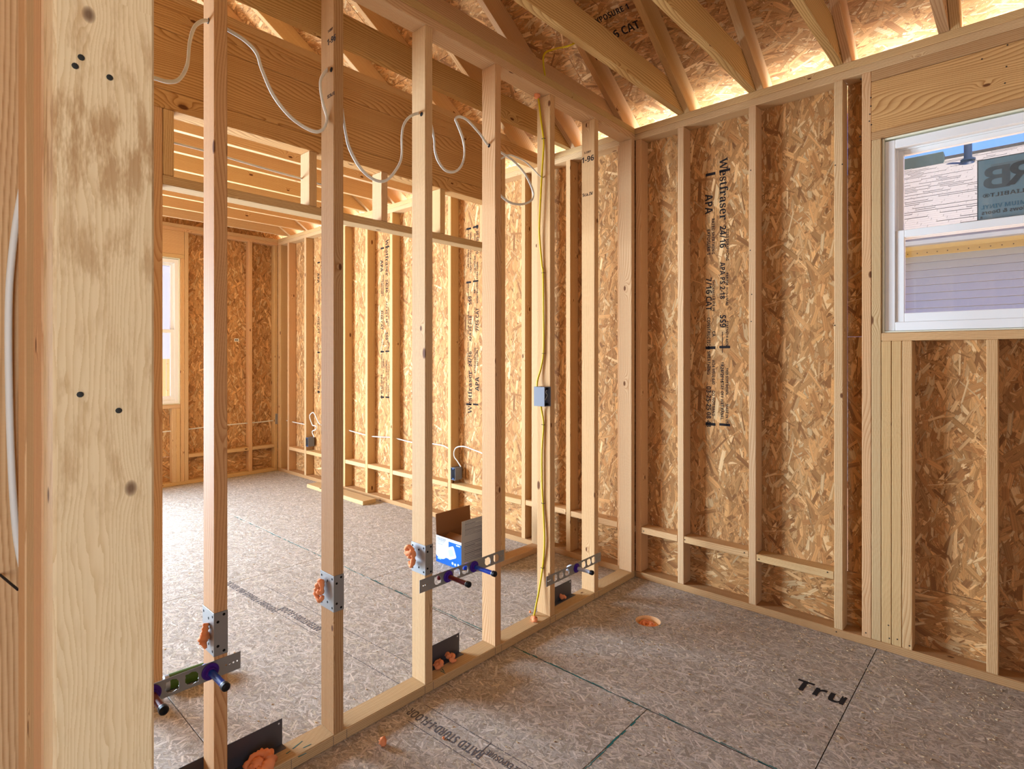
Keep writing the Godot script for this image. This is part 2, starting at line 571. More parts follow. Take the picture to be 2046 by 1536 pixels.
func build_wall_right() -> void:
	var w := structure("wall_right", "outside wall of bare studs and strand board that holds the window", "wall")
	board(w, "bottom_plate", Vector3(XE, 0, -W), Vector3(XS, T, 0), 0, M.old_pine)
	board(w, "top_plate", Vector3(XE, H - 2 * T, -W), Vector3(XS, H - T, 0), 0, pine[6])
	board(w, "top_plate", Vector3(XE, H - T, -W), Vector3(XS, H, 0), 0, pine[8])
	var top := H - 2 * T
	var k := -12
	while k <= 2:
		var x := 0.318 + 0.406 * k
		stud_x(w, x, T, top)
		k += 1
	stud_x(w, 0.040, T, top)                       # corner stud beside the partition
	stud_x(w, XE + T, T, top)
	stud_x(w, XE + 2 * T + 0.001, T, top)
	# window framing
	var x0 := 1.2085
	board(w, "king_stud", Vector3(x0, T, -W), Vector3(x0 + T, top, 0), 1)
	board(w, "jack_stud", Vector3(x0 + 0.039, T, -W), Vector3(x0 + 0.077, 2.369, 0), 1, M.grey_pine)
	for i in 3:
		board(w, "cripple_stud", Vector3(x0 + 0.0785 + 0.0395 * i, T, -W), Vector3(x0 + 0.1165 + 0.0395 * i, 1.430, 0), 1)
	board(w, "cripple_stud", Vector3(1.658, T, -W), Vector3(1.696, 1.430, 0), 1)
	board(w, "cripple_stud", Vector3(2.065, T, -W), Vector3(2.103, 1.430, 0), 1)
	board(w, "window_sill_plate", Vector3(x0 + 0.078, 1.430, -W), Vector3(2.25, 1.468, 0), 0)
	board(w, "header", Vector3(x0 + T, 2.407, -W), Vector3(2.327, 2.642, 0), 0, M.header)
	board(w, "header_plate", Vector3(x0 + T, 2.369, -W), Vector3(2.327, 2.407, 0), 0, M.old_pine)
	board(w, "header_plate", Vector3(x0 + T, 2.644, -W), Vector3(2.327, top, 0), 0, M.old_pine)
	board(w, "jack_stud", Vector3(2.251, T, -W), Vector3(2.289, 2.369, 0), 1)
	board(w, "king_stud", Vector3(2.328, T, -W), Vector3(2.366, top, 0), 1)
	for i in 4:
		stud_x(w, 2.77 + 0.406 * i, T, top)
	# flat blocks between the studs
	var right: Array = [0.318, 0.724, 1.130]
	var left: Array = [0.040, 0.318, 0.724]
	for i in 3:
		var dy: float = [0.0, 0.003, -0.004][i]
		board(w, "block", Vector3(left[i] + 0.001, 0.277 + dy, -W), Vector3(right[i] - T - 0.001, 0.315 + dy, -0.001), 0)
	for i in range(-12, 0):
		var a := 0.318 + 0.406 * i
		var b := a + 0.406 - T
		if i == -2:
			b = -W - 0.32
		if i == -1:
			continue
		board(w, "block", Vector3(a + 0.001, 0.279 + 0.003 * sin(i * 3.7), -W), Vector3(0.318 + 0.406 * (i + 1) - T - 0.001, 0.317 + 0.003 * sin(i * 3.7), -0.001), 0)
	board(w, "block", Vector3(-0.088 + 0.001, 0.277, -W), Vector3(0.0, 0.315, -0.001), 0)
	# sheathing: upper sheets stand, a lower strip runs along
	var seams: Array = [XE - W, -3.742, -2.524, -1.306, -0.088, 1.130]
	for i in 5:
		var lo := Vector3(seams[i] + 0.0012, 0.302, -W - 0.012)
		var hi := Vector3(seams[i + 1] - 0.0012, H, -W - 0.0005)
		panel(w, "sheathing_panel", lo, hi, 1, osb)
	var zs := [-W - 0.012, -W - 0.0005]
	panel(w, "sheathing_panel", Vector3(1.1312, 0.302, zs[0]), Vector3(2.349, 1.455, zs[1]), 1, osb)
	panel(w, "sheathing_panel", Vector3(1.1312, 2.385, zs[0]), Vector3(2.349, H, zs[1]), 1, osb)
	panel(w, "sheathing_panel", Vector3(1.1312, 1.4562, zs[0]), Vector3(1.285, 2.384, zs[1]), 1, osb)
	panel(w, "sheathing_panel", Vector3(2.252, 1.4562, zs[0]), Vector3(2.349, 2.384, zs[1]), 1, osb)
	panel(w, "sheathing_panel", Vector3(2.3502, 0.302, zs[0]), Vector3(XS, H, zs[1]), 1, osb)
	var low: Array = [XE - W, -2.93, -0.494, 1.945, XS]
	for i in 4:
		panel(w, "sheathing_panel", Vector3(low[i] + 0.001, -0.28, zs[0]), Vector3(low[i + 1] - 0.001, 0.300, zs[1]), 0, osb)
	stamp(w, 0.318, 0.690)
	stamp(w, -1.712, -1.344, true)
	stamp(w, -2.93, -2.562)
	stamp(w, -4.148, -3.78)
	# nail heads where the photograph shows them
	for p in [[1730, 1264], [1775, 1249], [1777, 1275], [1793, 1277], [1817, 1290], [1286, 1061], [1368, 1078], [1487, 1104], [1516, 1117], [1653, 1143], [1671, 1262], [1500, 340], [1502, 588], [1499, 500], [1501, 642], [1669, 330], [1683, 328], [1668, 650], [1718, 273], [1719, 280], [1740, 195], [1740, 212], [1738, 228], [1737, 242], [1741, 249], [2013, 90], [2011, 133], [2008, 166], [1962, 118], [1720, 158]]:
		nail_head(w, on_z(p[0], p[1], 0.0))

func nail_head(w: Node, at: Vector3) -> void:
	var st := new_st()
	lathe(st, Vector3.ZERO, Vector3(0, 0, 1), [[-0.001, 0.0034], [0.0006, 0.0032], [0.0008, 0.0]], 8)
	obj("nail", st.commit(), M.nail, w, at)

# the maker's print on a sheet of strand board between two studs
func stamp(w: Node, xa: float, xb: float, turned := false) -> void:
	var x := (xa + xb) * 0.5 - 0.02
	var z := -W + 0.0002
	var down := Basis(Vector3(0, -1, 0), Vector3(1, 0, 0), Vector3(0, 0, 1))
	if turned:
		down = Basis(Vector3(0, 1, 0), Vector3(-1, 0, 0), Vector3(0, 0, 1))
	var s := -1.0 if turned else 1.0
	var mid := 1.69
	var rows := [
		["Westfraser", 0.62, 0.030, 0.046], ["APA", 0.55, -0.056, 0.044], ["RATED SHEATHING", 0.36, -0.030, 0.017],
		["24/16", 0.35, 0.026, 0.036], ["EXPOSURE 1", 0.33, -0.056, 0.019], ["SIZED FOR SPACING", 0.30, 0.052, 0.014],
		["PRP-108  HUD-UM-40", 0.05, 0.050, 0.014], ["APA PS 2-18", 0.10, 0.024, 0.028], ["7/16 CAT", 0.03, -0.056, 0.034], ["THICKNESS 0.418 IN", 0.02, -0.028, 0.014],
		["SS9", -0.13, 0.026, 0.034], ["CONSTRUCTION SHEATHING", -0.27, -0.056, 0.018], ["STRENGTH AXIS", -0.20, 0.050, 0.014], ["CA", -0.20, -0.026, 0.018],
		["1R24/2F16", -0.42, 0.022, 0.018], ["W24 MILL 440", -0.42, -0.028, 0.016], ["THIS SIDE DOWN", -0.47, 0.050, 0.014],
		["03-25-25 08 43", -0.62, -0.056, 0.026], ["STAY OFF WET PANEL", -0.58, 0.022, 0.016], ["DO NOT SAND", -0.60, -0.028, 0.016], ["MADE IN USA", -0.66, 0.050, 0.014],
	]
	for r in rows:
		var at := Vector3(x + s * r[2], mid + s * r[1], z)
		text(w, "printed_stamp", r[0], r[3], Transform3D(down, at), M.ink, true, "Droid Serif" if r[0] == "Westfraser" else "Droid Sans")
	for y in [0.72, -0.28, -0.72]:
		var c := Vector3(x - 0.004, mid + s * y, z)
		plain_box(w, "print_mark", c + Vector3(-0.070, -0.008, -0.0002), c + Vector3(-0.012, 0.008, 0.0002), M.ink, 0.0)
		plain_box(w, "print_mark", c + Vector3(0.010, -0.004, -0.0002), c + Vector3(0.072, 0.010, 0.0002), M.ink, 0.0)
	plain_box(w, "print_mark", Vector3(x + 0.022, mid + s * -0.25 - 0.06, z - 0.0002), Vector3(x + 0.025, mid + s * -0.25 + 0.06, z + 0.0002), M.ink, 0.0)

func stud_z(parent: Node, z1: float, y0: float, y1: float, xf: float, called := "stud", mat: Material = null) -> void:   # in a wall along z, near face at z1, right face at xf
	board(parent, called, Vector3(xf - W, y0, z1 - T), Vector3(xf, y1, z1), 1, mat)

func build_partition() -> void:
	var w := structure("wall_partition", "open stud partition between the bare room and the wide room behind", "wall")
	board(w, "bottom_plate", Vector3(-W, 0, 0.002), Vector3(0, T, 2.93), 2, M.grey_pine)
	# pencilled layout marks on the plate and dabs of blue-green chalk
	for z in [0.443, 0.402, 0.84, 0.798, 1.24, 1.198, 1.644, 1.602, 2.048, 1.996, 2.20]:
		plain_box(w, "layout_mark", Vector3(0.0, 0.002, z - 0.0007), Vector3(0.0004, T - 0.003, z + 0.0007), M.faint_ink, 0.0)
	for p in [[585, 1496, 604, 1480], [596, 1512, 612, 1504], [606, 1494, 622, 1486], [572, 1506, 580, 1500], [880, 1340, 890, 1345], [883, 1336, 888, 1342]]:
		var a := on_y(p[0], p[1], T + 0.0004)
		var b := on_y(p[2], p[3], T + 0.0004)
		var st := new_st()
		var side := (b - a).normalized().cross(Vector3.UP) * 0.003
		tri(st, a - side, b - side * 0.4, b + side * 0.7, Vector3.UP, Vector2.ZERO, Vector2.ZERO, Vector2.ZERO)
		tri(st, a - side, b + side * 0.7, a + side * 0.5, Vector3.UP, Vector2.ZERO, Vector2.ZERO, Vector2.ZERO)
		obj("chalk_dab", st.commit(), M.chalk, w)
	board(w, "top_plate", Vector3(-W, H - 2 * T, 0.001), Vector3(0, H - T, 2.95), 2, pine[3])
	board(w, "top_plate", Vector3(-W, H - T, 0.001), Vector3(0, H, 0.65), 2, M.green_pine)
	board(w, "top_plate", Vector3(-W, H - T, 0.652), Vector3(0, H, 2.95), 2, M.green_pine)
	var mats := [pine[3], pine[1], pine[7], pine[4], pine[0], M.old_pine, pine[4], pine[2]]
	var zs := [0.041, 0.441, 0.838, 1.238, 1.642, 2.046, 2.437, 2.845]
	for i in zs.size():
		stud_z(w, zs[i], T, H - 2 * T, 0.0, "stud", mats[i])
	for p in [[416, 42, 2.437], [662, 139, 2.046], [842, 228, 1.642], [977, 291, 1.238]]:
		var st := new_st()
		lathe(st, Vector3.ZERO, Vector3(0, 0, 1), [[-0.0004, 0.0085], [0.0004, 0.0085], [0.0004, 0.0]], 16)
		obj("drilled_hole", st.commit(), M.hole, w, on_z(p[0], p[1], p[2] + 0.0006))
	for p in [[668, 80, 2.046, "1-96", 0.022], [667, 190, 2.046, "SCA.FI", 0.012], [666, 60, 2.046, "S-DRY", 0.009], [1180, 318, 0.441, "1-96", 0.032], [1180, 388, 0.441, "Sca.IV", 0.018], [1180, 304, 0.441, "S-DRY", 0.012]]:
		text(w, "printed_stamp", p[3], p[4], Transform3D(Basis.IDENTITY, on_z(p[0] - 6.0, p[1], p[2] + 0.0004)), M.ink, true)

func build_closet_wall() -> void:
	var w := structure("wall_middle", "stud wall with a wide header over an opening, behind the partition", "wall")
	var x := -0.717
	board(w, "bottom_plate", Vector3(x - W, 0, 0.001), Vector3(x, T, 0.481), 2)
	board(w, "bottom_plate", Vector3(x - W, 0, 2.371), Vector3(x, T, 4.6), 2)
	board(w, "top_plate", Vector3(x - W, H - 2 * T, 0.001), Vector3(x, H - T, 4.6), 2, M.header)
	board(w, "top_plate", Vector3(x - W, H - T, 0.001), Vector3(x, H, 4.6), 2, M.header)
	stud_z(w, 0.041, T, H - 2 * T, x, "stud", pine[0])
	stud_z(w, 0.443, T, H - 2 * T, x, "king_stud", pine[5])
	stud_z(w, 0.482, T, 2.332, x, "jack_stud")
	stud_z(w, 2.409, T, 2.332, x, "jack_stud", pine[4])
	stud_z(w, 2.449, T, H - 2 * T, x, "king_stud")
	for z in [2.86, 3.266, 3.672, 4.078, 4.484]:
		stud_z(w, z, T, H - 2 * T, x)
	board(w, "header", Vector3(x - W, 2.407, 0.445), Vector3(x, 2.642, 2.409), 2, M.header)
	board(w, "header_plate", Vector3(x - W, 2.333, 0.445), Vector3(x, 2.406, 2.409), 2, M.header)
	board(w, "header_plate", Vector3(x - W, 2.643, 0.445), Vector3(x, H - 2 * T, 2.409), 2, M.header)
	board(w, "opening_plate", Vector3(x - W, 2.034, 0.483), Vector3(x, 2.072, 2.370), 2, M.grey_pine)
	for z in [2.369, 1.760, 1.357, 0.956, 0.553]:
		stud_z(w, z, 2.073, 2.332, x, "cripple_stud")

func build_wall_back() -> void:
	var w := structure("wall_back", "far outside wall of strand board and studs with the tall window", "wall")
	var x := XE
	var zdoor := 2.45
	board(w, "bottom_plate", Vector3(x - W, 0, 0.001), Vector3(x, T, zdoor), 2)
	board(w, "top_plate", Vector3(x - W, H - 2 * T, 0.001), Vector3(x, H - T, ZF), 2)
	board(w, "top_plate", Vector3(x - W, H - T, 0.001), Vector3(x, H, ZF), 2)
	var top := H - 2 * T
	for z in [0.040, 0.338]:
		stud_z(w, z, T, top, x)
	stud_z(w, 0.700, T, top, x)
	stud_z(w, 1.010, T, top, x, "king_stud")
	stud_z(w, 1.049, T, 2.407, x, "jack_stud")
	board(w, "window_sill_plate", Vector3(x - W, 0.818, 1.050), Vector3(x, 0.856, 2.10), 2)
	stud_z(w, 1.090, T, 0.817, x, "cripple_stud")
	stud_z(w, 1.128, T, 0.817, x, "cripple_stud")
	stud_z(w, 1.550, T, 0.817, x, "cripple_stud")
	stud_z(w, 2.139, T, 2.407, x, "jack_stud")
	stud_z(w, 2.178, T, top, x, "king_stud")
	board(w, "header", Vector3(x - W, 2.446, 1.012), Vector3(x, top, 2.139), 2, pine[7])
	board(w, "header_plate", Vector3(x - W, 2.408, 1.012), Vector3(x, 2.445, 2.139), 2)
	for p in [[0.041, 0.299], [0.339, 0.661], [0.701, 0.971]]:
		board(w, "block", Vector3(x - W, 0.280, p[0]), Vector3(x - 0.001, 0.318, p[1]), 2)
	stud_z(w, zdoor, T, top, x, "king_stud")
	stud_z(w, 5.09, T, top, x, "king_stud")
	board(w, "header", Vector3(x - W, 2.17, zdoor + 0.001), Vector3(x, top, 5.05), 2)
	var xs := [x - W - 0.012, x - W - 0.0005]
	panel(w, "sheathing_panel", Vector3(xs[0], 0.302, -0.08), Vector3(xs[1], H, 1.048), 1, osb)
	panel(w, "sheathing_panel", Vector3(xs[0], -0.28, -0.08), Vector3(xs[1], 0.300, 2.42), 2, osb)
	panel(w, "sheathing_panel", Vector3(xs[0], 0.302, 1.050), Vector3(xs[1], 0.84, 2.10), 1, osb)
	panel(w, "sheathing_panel", Vector3(xs[0], 2.42, 1.050), Vector3(xs[1], H, 2.10), 1, osb)
	panel(w, "sheathing_panel", Vector3(xs[0], 0.302, 2.102), Vector3(xs[1], H, 2.45), 1, osb)
	panel(w, "sheathing_panel", Vector3(xs[0], 2.10, 2.452), Vector3(xs[1], H, 5.05), 1, osb)
	panel(w, "sheathing_panel", Vector3(xs[0], -0.28, 5.052), Vector3(xs[1], H, ZF + 0.1), 1, osb)
	# gable above
	for gx in [x - W - 0.006, XS + W + 0.006]:
		var st := new_st()
		var ridge := roof_y(3.05) - 0.02
		for dx in [-0.006, 0.006]:
			var n := Vector3(signf(dx), 0, 0)
			tri(st, Vector3(gx + dx, H, -0.09), Vector3(gx + dx, H, 6.19), Vector3(gx + dx, ridge, 3.05), n, Vector2(0, 0), Vector2(5, 0), Vector2(2.5, 2))
			tri(st, Vector3(gx + dx, H, -0.09), Vector3(gx + dx, roof_y(-0.09) - 0.02, -0.09), Vector3(gx + dx, ridge, 3.05), n, Vector2(0, 0), Vector2(0, 0.1), Vector2(2.5, 2))
			tri(st, Vector3(gx + dx, H, 6.19), Vector3(gx + dx, roof_y(-0.09) - 0.02, 6.19), Vector3(gx + dx, ridge, 3.05), n, Vector2(0, 0), Vector2(0, 0.1), Vector2(2.5, 2))
		obj("gable_panel", st.commit(), osb, w)

func build_doorway() -> void:
	var w := structure("wall_doorway", "door jamb of doubled studs beside the doorway the room is seen through", "wall")
	var z0 := 2.876
	var z1 := 2.965
	obj("jack_stud", eased(Vector3(0.058, 2.06 - T, W), 1, 0.0028, Vector2(0.0935, -0.83), Vector2(-0.775, (1.736 - (2.06 + T) * 0.5) / 0.83)).commit(), M.jamb, w, Vector3(1.027, (2.06 + T) * 0.5, (z0 + z1) * 0.5))
	board(w, "king_stud", Vector3(0.940, T, z0), Vector3(0.9965, H - 2 * T, z1 + 0.001), 1, pine[4])
	board(w, "stud", Vector3(0.880, T, z0), Vector3(0.9385, H - 2 * T, z1), 1, M.grey_pine)
	board(w, "stud", Vector3(0.820, T, z0), Vector3(0.8785, H - 2 * T, z1 + 0.001), 1, pine[1])
	board(w, "stud", Vector3(0.705, T, z0 + 0.02), Vector3(0.743, H - 2 * T, z1 + 0.094), 1, pine[7])
	for x in [0.42, 0.036]:
		board(w, "stud", Vector3(x - T, T, z0), Vector3(x, H - 2 * T, z1), 1)
	board(w, "bottom_plate", Vector3(0.002, 0, z0), Vector3(1.056, T, z1), 0)
	board(w, "top_plate", Vector3(0.002, H - 2 * T, z0), Vector3(XS, H - T, z1), 0)
	board(w, "top_plate", Vector3(0.002, H - T, z0), Vector3(XS, H, z1), 0)
	board(w, "header", Vector3(0.998, 2.061, z0), Vector3(2.02, 2.30, z1), 0)
	board(w, "jack_stud", Vector3(1.962, T, z0), Vector3(2.0, 2.06, z1), 1)
	board(w, "king_stud", Vector3(2.021, T, z0), Vector3(2.059, H - 2 * T, z1), 1)
	for i in 5:
		board(w, "stud", Vector3(2.38 + 0.406 * i, T, z0), Vector3(2.418 + 0.406 * i, H - 2 * T, z1), 1)
	board(w, "bottom_plate", Vector3(1.962, 0, z0), Vector3(XS, T, z1), 0)
	for p in [[150, 132], [162, 115], [219, 155], [160, 788], [237, 820]]:
		var c := on_x(p[0], p[1], 1.056)
		var st := new_st()
		lathe(st, c - Vector3(0.003, 0, 0), Vector3(1, 0, 0), [[0.0, 0.0032], [0.0042, 0.0030], [0.0044, 0.0]], 10)
		obj("nail", st.commit(), M.nail, w)

func build_far_walls() -> void:
	var w := structure("wall_front", "outside wall of strand board behind the camera", "wall")
	var z0 := ZF + 0.0005
	var z1 := ZF + 0.012
	panel(w, "sheathing_panel", Vector3(XE - W, -0.28, z0), Vector3(1.15, H, z1), 1, osb)
	panel(w, "sheathing_panel", Vector3(1.152, -0.28, z0), Vector3(XS + W, H, z1), 1, osb)
	for i in 22:
		var x := XE + 0.2 + 0.406 * i
		if x < XS:
			board(w, "stud", Vector3(x, T, ZF - W), Vector3(x + T, H - 2 * T, ZF), 1)
	board(w, "top_plate", Vector3(XE, H - 2 * T, ZF - W), Vector3(XS, H, ZF), 0)
	board(w, "bottom_plate", Vector3(XE, 0, ZF - W), Vector3(XS, T, ZF), 0)
	var s := structure("wall_side", "outside wall of strand board with an added unglazed opening for the fill light, beside the camera", "wall")
	panel(s, "sheathing_panel", Vector3(XS + W, -0.28, -0.1), Vector3(XS + W + 0.012, H, 3.70), 1, osb)
	panel(s, "sheathing_panel", Vector3(XS + W, -0.28, 5.50), Vector3(XS + W + 0.012, H, ZF + 0.1), 1, osb)
	panel(s, "sheathing_panel", Vector3(XS + W, -0.28, 3.702), Vector3(XS + W + 0.012, 0.25, 5.498), 2, osb)
	panel(s, "sheathing_panel", Vector3(XS + W, 2.25, 3.702), Vector3(XS + W + 0.012, H, 5.498), 2, osb)
	for i in 15:
		var z := 0.2 + 0.406 * i
		if z > 3.66 and z < 5.5:
			continue
		board(s, "stud", Vector3(XS, T, z), Vector3(XS + W, H - 2 * T, z + T), 1)
	board(s, "top_plate", Vector3(XS, H - 2 * T, 0.001), Vector3(XS + W, H, ZF), 2)
	board(s, "bottom_plate", Vector3(XS, 0, 0.001), Vector3(XS + W, T, ZF), 2)

# ---------------------------------------------------------------- roof and floor
func roof_y(z: float) -> float:       # underside of the sheathing
	return H + 0.168 + PITCH * (z if z < 3.05 else 6.1 - z)

func build_roof() -> void:
	var c := structure("ceiling", "open ceiling joists and rafters under strand board roof sheathing", "ceiling")
	var slope := atan(PITCH)
	var zr := 3.05
	var k := -12
	while k <= 9:
		var x := 0.317 + 0.406 * k
		var m: Material = pine[(k * 5 + 60) % pine.size()]
		if k in [-2, 0, 1, 2]:
			m = M.joist
		var j := board(c, "ceiling_joist", Vector3(x - T, H + 0.0005, -W - 0.02), Vector3(x, H + 0.14, ZF), 2, m)
		# the joist's upper corner is cut to the slope of the roof
		j.mesh = joist_mesh(ZF + W + 0.02)
		j.position = Vector3(x - T * 0.5, H + 0.0005, 0)
		for side in 2:
			var run := zr + 0.40
			var l := run / cos(slope)
			var r := obj("rafter", board_mesh(Vector3(T, 0.139, l), 2), pine[(k * 7 + 80 + side) % pine.size()], c)
			var mid_z := (zr - 0.40) * 0.5
			var mid := Vector3(x + T * 0.5 + 0.0005, roof_y(mid_z) - 0.0700 / cos(slope), mid_z)
			if side == 1:
				mid.z = 6.1 - mid.z
			r.position = mid
			r.rotation.x = -slope if side == 0 else slope
		k += 1
	# sheathing: rows of sheets up the slope, joints staggered
	for side in 2:
		var step := 1.22
		var s0 := -0.40 / cos(slope)
		var row := 0
		while s0 < zr / cos(slope) - 0.01:
			var s1 := minf(s0 + step, zr / cos(slope))
			var x := XE - 0.3 - (1.22 if row % 2 == 1 else 0.0)
			while x < XS + 0.4:
				var x1 := minf(x + 2.44, XS + 0.4)
				var xa := maxf(x, XE - 0.3)
				if x1 - xa > 0.05:
					var o := obj("roof_panel", eased(Vector3(x1 - xa - 0.003, 0.012, s1 - s0 - 0.002), 0, 0.001, Vector2(1.22, 1.22), Vector2(rng.randf(), rng.randf())).commit(), osb, c)
					var sm := (s0 + s1) * 0.5
					var z := sm * cos(slope)
					var y := H + 0.168 + sm * sin(slope)
					o.position = Vector3((xa + x1) * 0.5, y + 0.0065 / cos(slope), z if side == 0 else 6.1 - z)
					o.rotation.x = -slope if side == 0 else slope
				x += 2.44
			s0 = s1
			row += 1
	# print on the underside of the sheathing
	for t in [["APA", 0.53, 0.62, 0.05], ["RATED SHEATHING", 0.50, 0.86, 0.03], ["SIZED FOR SPACING", 0.50, 0.93, 0.024], ["7/16 CAT", 0.1, 0.35, 0.045], ["EXPOSURE 1", 0.1, 0.44, 0.03], ["24/16", 0.92, 0.65, 0.05]]:
		var b := Basis(Vector3.RIGHT, -slope) * Basis(Vector3(1, 0, 0), Vector3(0, 0, 1), Vector3(0, -1, 0))
		text(c, "printed_stamp", t[0], t[3], Transform3D(b, Vector3(t[1], roof_y(t[2]) - 0.0005, t[2])), M.ink, true)

func joist_mesh(l: float) -> Mesh:
	# 2x6 on edge along z from -W-0.02 to l-W-0.02, its ends cut to the roof slope above the plate
	var st := new_st()
	var z0 := -W - 0.02
	var z1 := l + z0
	var h := 0.139
	var y0 := 0.168 + PITCH * z0 - 0.006
	var zc := (h - 0.168 + 0.006) / PITCH
	var seed_uv := Vector2(rng.randf(), rng.randf())
	var prof: Array = [Vector2(z0, 0), Vector2(z1, 0), Vector2(z1, h), Vector2(zc, h), Vector2(z0, y0)]
	for sx in [-1.0, 1.0]:
		for i in range(1, 4):
			var a: Vector2 = prof[0]
			var b: Vector2 = prof[i]
			var d: Vector2 = prof[i + 1]
			tri(st, Vector3(sx * T / 2, a.y, a.x), Vector3(sx * T / 2, b.y, b.x), Vector3(sx * T / 2, d.y, d.x), Vector3(sx, 0, 0), Vector2(a.y / 0.36, a.x / 2.4) + seed_uv, Vector2(b.y / 0.36, b.x / 2.4) + seed_uv, Vector2(d.y / 0.36, d.x / 2.4) + seed_uv)
	for i in 5:
		var a: Vector2 = prof[i]
		var b: Vector2 = prof[(i + 1) % 5]
		var e := b - a
		var n := Vector3(0, -e.x, e.y).normalized()
		var q := [Vector3(-T / 2, a.y, a.x), Vector3(T / 2, a.y, a.x), Vector3(T / 2, b.y, b.x), Vector3(-T / 2, b.y, b.x)]
		var u := [Vector2(0.4, a.x / 2.4), Vector2(0.4 + T / 0.36, a.x / 2.4), Vector2(0.4 + T / 0.36, b.x / 2.4), Vector2(0.4, b.x / 2.4)]
		tri(st, q[0], q[1], q[2], n, u[0] + seed_uv, u[1] + seed_uv, u[2] + seed_uv)
		tri(st, q[0], q[2], q[3], n, u[0] + seed_uv, u[2] + seed_uv, u[3] + seed_uv)
	return st.commit()

const HOLE := Vector3(0.346, 0, 0.467)
const HOLE_R := 0.064

func build_floor() -> void:
	var f := structure("floor", "worn strand board subfloor with chalk lines and printed marks", "floor")
	var rows: Array = [-0.09, 1.125, 2.345, 3.565, 4.785, 6.2]
	for r in 5:
		var x: float = (1.268 if r % 2 == 0 else 0.703) - 2.44 * 3
		while x < XS + W:
			var xa := maxf(x, XE - W)
			var xb := minf(x + 2.44, XS + W)
			if xb - xa > 0.02:
				var lo := Vector3(xa + 0.0016, -0.018, rows[r] + 0.0016)
				var hi := Vector3(xb - 0.0016, 0.0, rows[r + 1] - 0.0016)
				if lo.x < HOLE.x and hi.x > HOLE.x and lo.z < HOLE.z and hi.z > HOLE.z:
					holed_panel(f, lo, hi)
				else:
					panel(f, "floor_panel", lo, hi, 0, osb_floor)
			x += 2.44
	# joists carry the sheets, so no light comes through the joints
	for r in [1.125, 2.345, 3.565, 4.785]:
		board(f, "floor_joist", Vector3(XE, -0.25, r - 0.02), Vector3(XS, -0.0185, r + 0.02), 0)
	for x in [1.268, -1.172, -3.612, 0.703, -1.737, -4.177, 3.143, 3.708]:
		board(f, "floor_joist", Vector3(x - 0.02, -0.25, -0.08), Vector3(x + 0.02, -0.0188, 6.19), 2)
	# chalk along the joints
	chalk(f, Vector3(0.01, 0, 1.125), Vector3(1.75, 0, 1.118))
	chalk(f, Vector3(0.703, 0, 1.13), Vector3(0.712, 0, 1.75))
	chalk(f, Vector3(-0.10, 0, 1.11), Vector3(-3.2, 0, 1.14))
	# print: two dashed nailing lines with lettering between them, and the maker's name
	var a := on_y(850, 1408, 0)
	var b := on_y(1065, 1536, 0)
	var dir := (b - a).normalized()
	dashed(f, on_y(850, 1408, 0), dir, 1.0)
	dashed(f, on_y(815, 1440, 0), dir, 1.0)
	var c := on_y(955, 1508, 0)
	var d := on_y(982, 1483, 0)
	bar(f, c, d, 0.004)
	var across := (d - c).normalized()
	var flat := Basis(-dir, -across, Vector3.UP)
	if flat.determinant() < 0:
		flat = Basis(-dir, across, Vector3.UP)
	flat.x *= 0.66
	text(f, "printed_stamp", "RATED STURD-I-FLOOR", 0.040, Transform3D(flat, on_y(886, 1462, 0.0003)), M.faint_ink, true)
	text(f, "printed_stamp", "APA 23/32 EXPOSURE 1", 0.026, Transform3D(flat, on_y(1020, 1530, 0.0003)), M.faint_ink, true)
	text(f, "printed_stamp", "RATED STURD-I-FLOOR", 0.040, Transform3D(flat, on_y(600, 1235, 0.0003)), M.faint_ink, true)
	text(f, "printed_stamp", "EXPOSURE 1 TONGUE AND GROOVE", 0.04, Transform3D(flat, on_y(500, 1190, 0.0003)), M.faint_ink, true)
	dashed(f, on_y(480, 1180, 0), dir, 1.6)
	dashed(f, on_y(530, 1170, 0), dir, 1.6)
	var t := on_y(1640, 1382, 0.0003)
	text(f, "printed_stamp", "Tru", 0.088, Transform3D(Basis(Vector3(1, 0, -0.03).normalized(), Vector3(0.03, 0, -1).normalized() , Vector3.UP), t), M.ink, true)
	# sawdust and small chips: too many to count
	var mm := MultiMesh.new()
	mm.transform_format = MultiMesh.TRANSFORM_3D
	var chip := BoxMesh.new()
	chip.size = Vector3(0.006, 0.0016, 0.002)
	mm.mesh = chip
	mm.instance_count = 2600
	var r2 := RandomNumberGenerator.new()
	r2.seed = 77
	for i in 2600:
		var x: float
		var z: float
		if i < 1100:
			x = r2.randf_range(0.02, 1.75)
			z = absf(r2.randfn(0.0, 0.5)) + 0.015
		elif i < 1800:
			x = r2.randf_range(0.02, 1.7)
			z = r2.randf_range(0.02, 2.2)
		else:
			x = r2.randf_range(-4.6, -0.1)
			z = r2.randf_range(0.05, 2.4)
		var s := r2.randf_range(0.4, 1.3)
		var bas := Basis(Vector3.UP, r2.randf() * TAU) * Basis(Vector3.RIGHT, r2.randf_range(-0.3, 0.3))
		if Vector2(x - HOLE.x, z - HOLE.z).length() < HOLE_R + 0.01:
			x += 0.2
		mm.set_instance_transform(i, Transform3D(bas.scaled(Vector3.ONE * s), Vector3(x, 0.0012, z)))
	var mi := MultiMeshInstance3D.new()
	mi.name = "sawdust"
	mi.multimesh = mm
	mi.material_override = matte(Color(0.82, 0.72, 0.56), 0.9)
	add_child(mi)
	mi.set_meta("label", "pale sawdust and wood chips scattered over the subfloor")
	mi.set_meta("category", "sawdust")
	mi.set_meta("kind", "stuff")

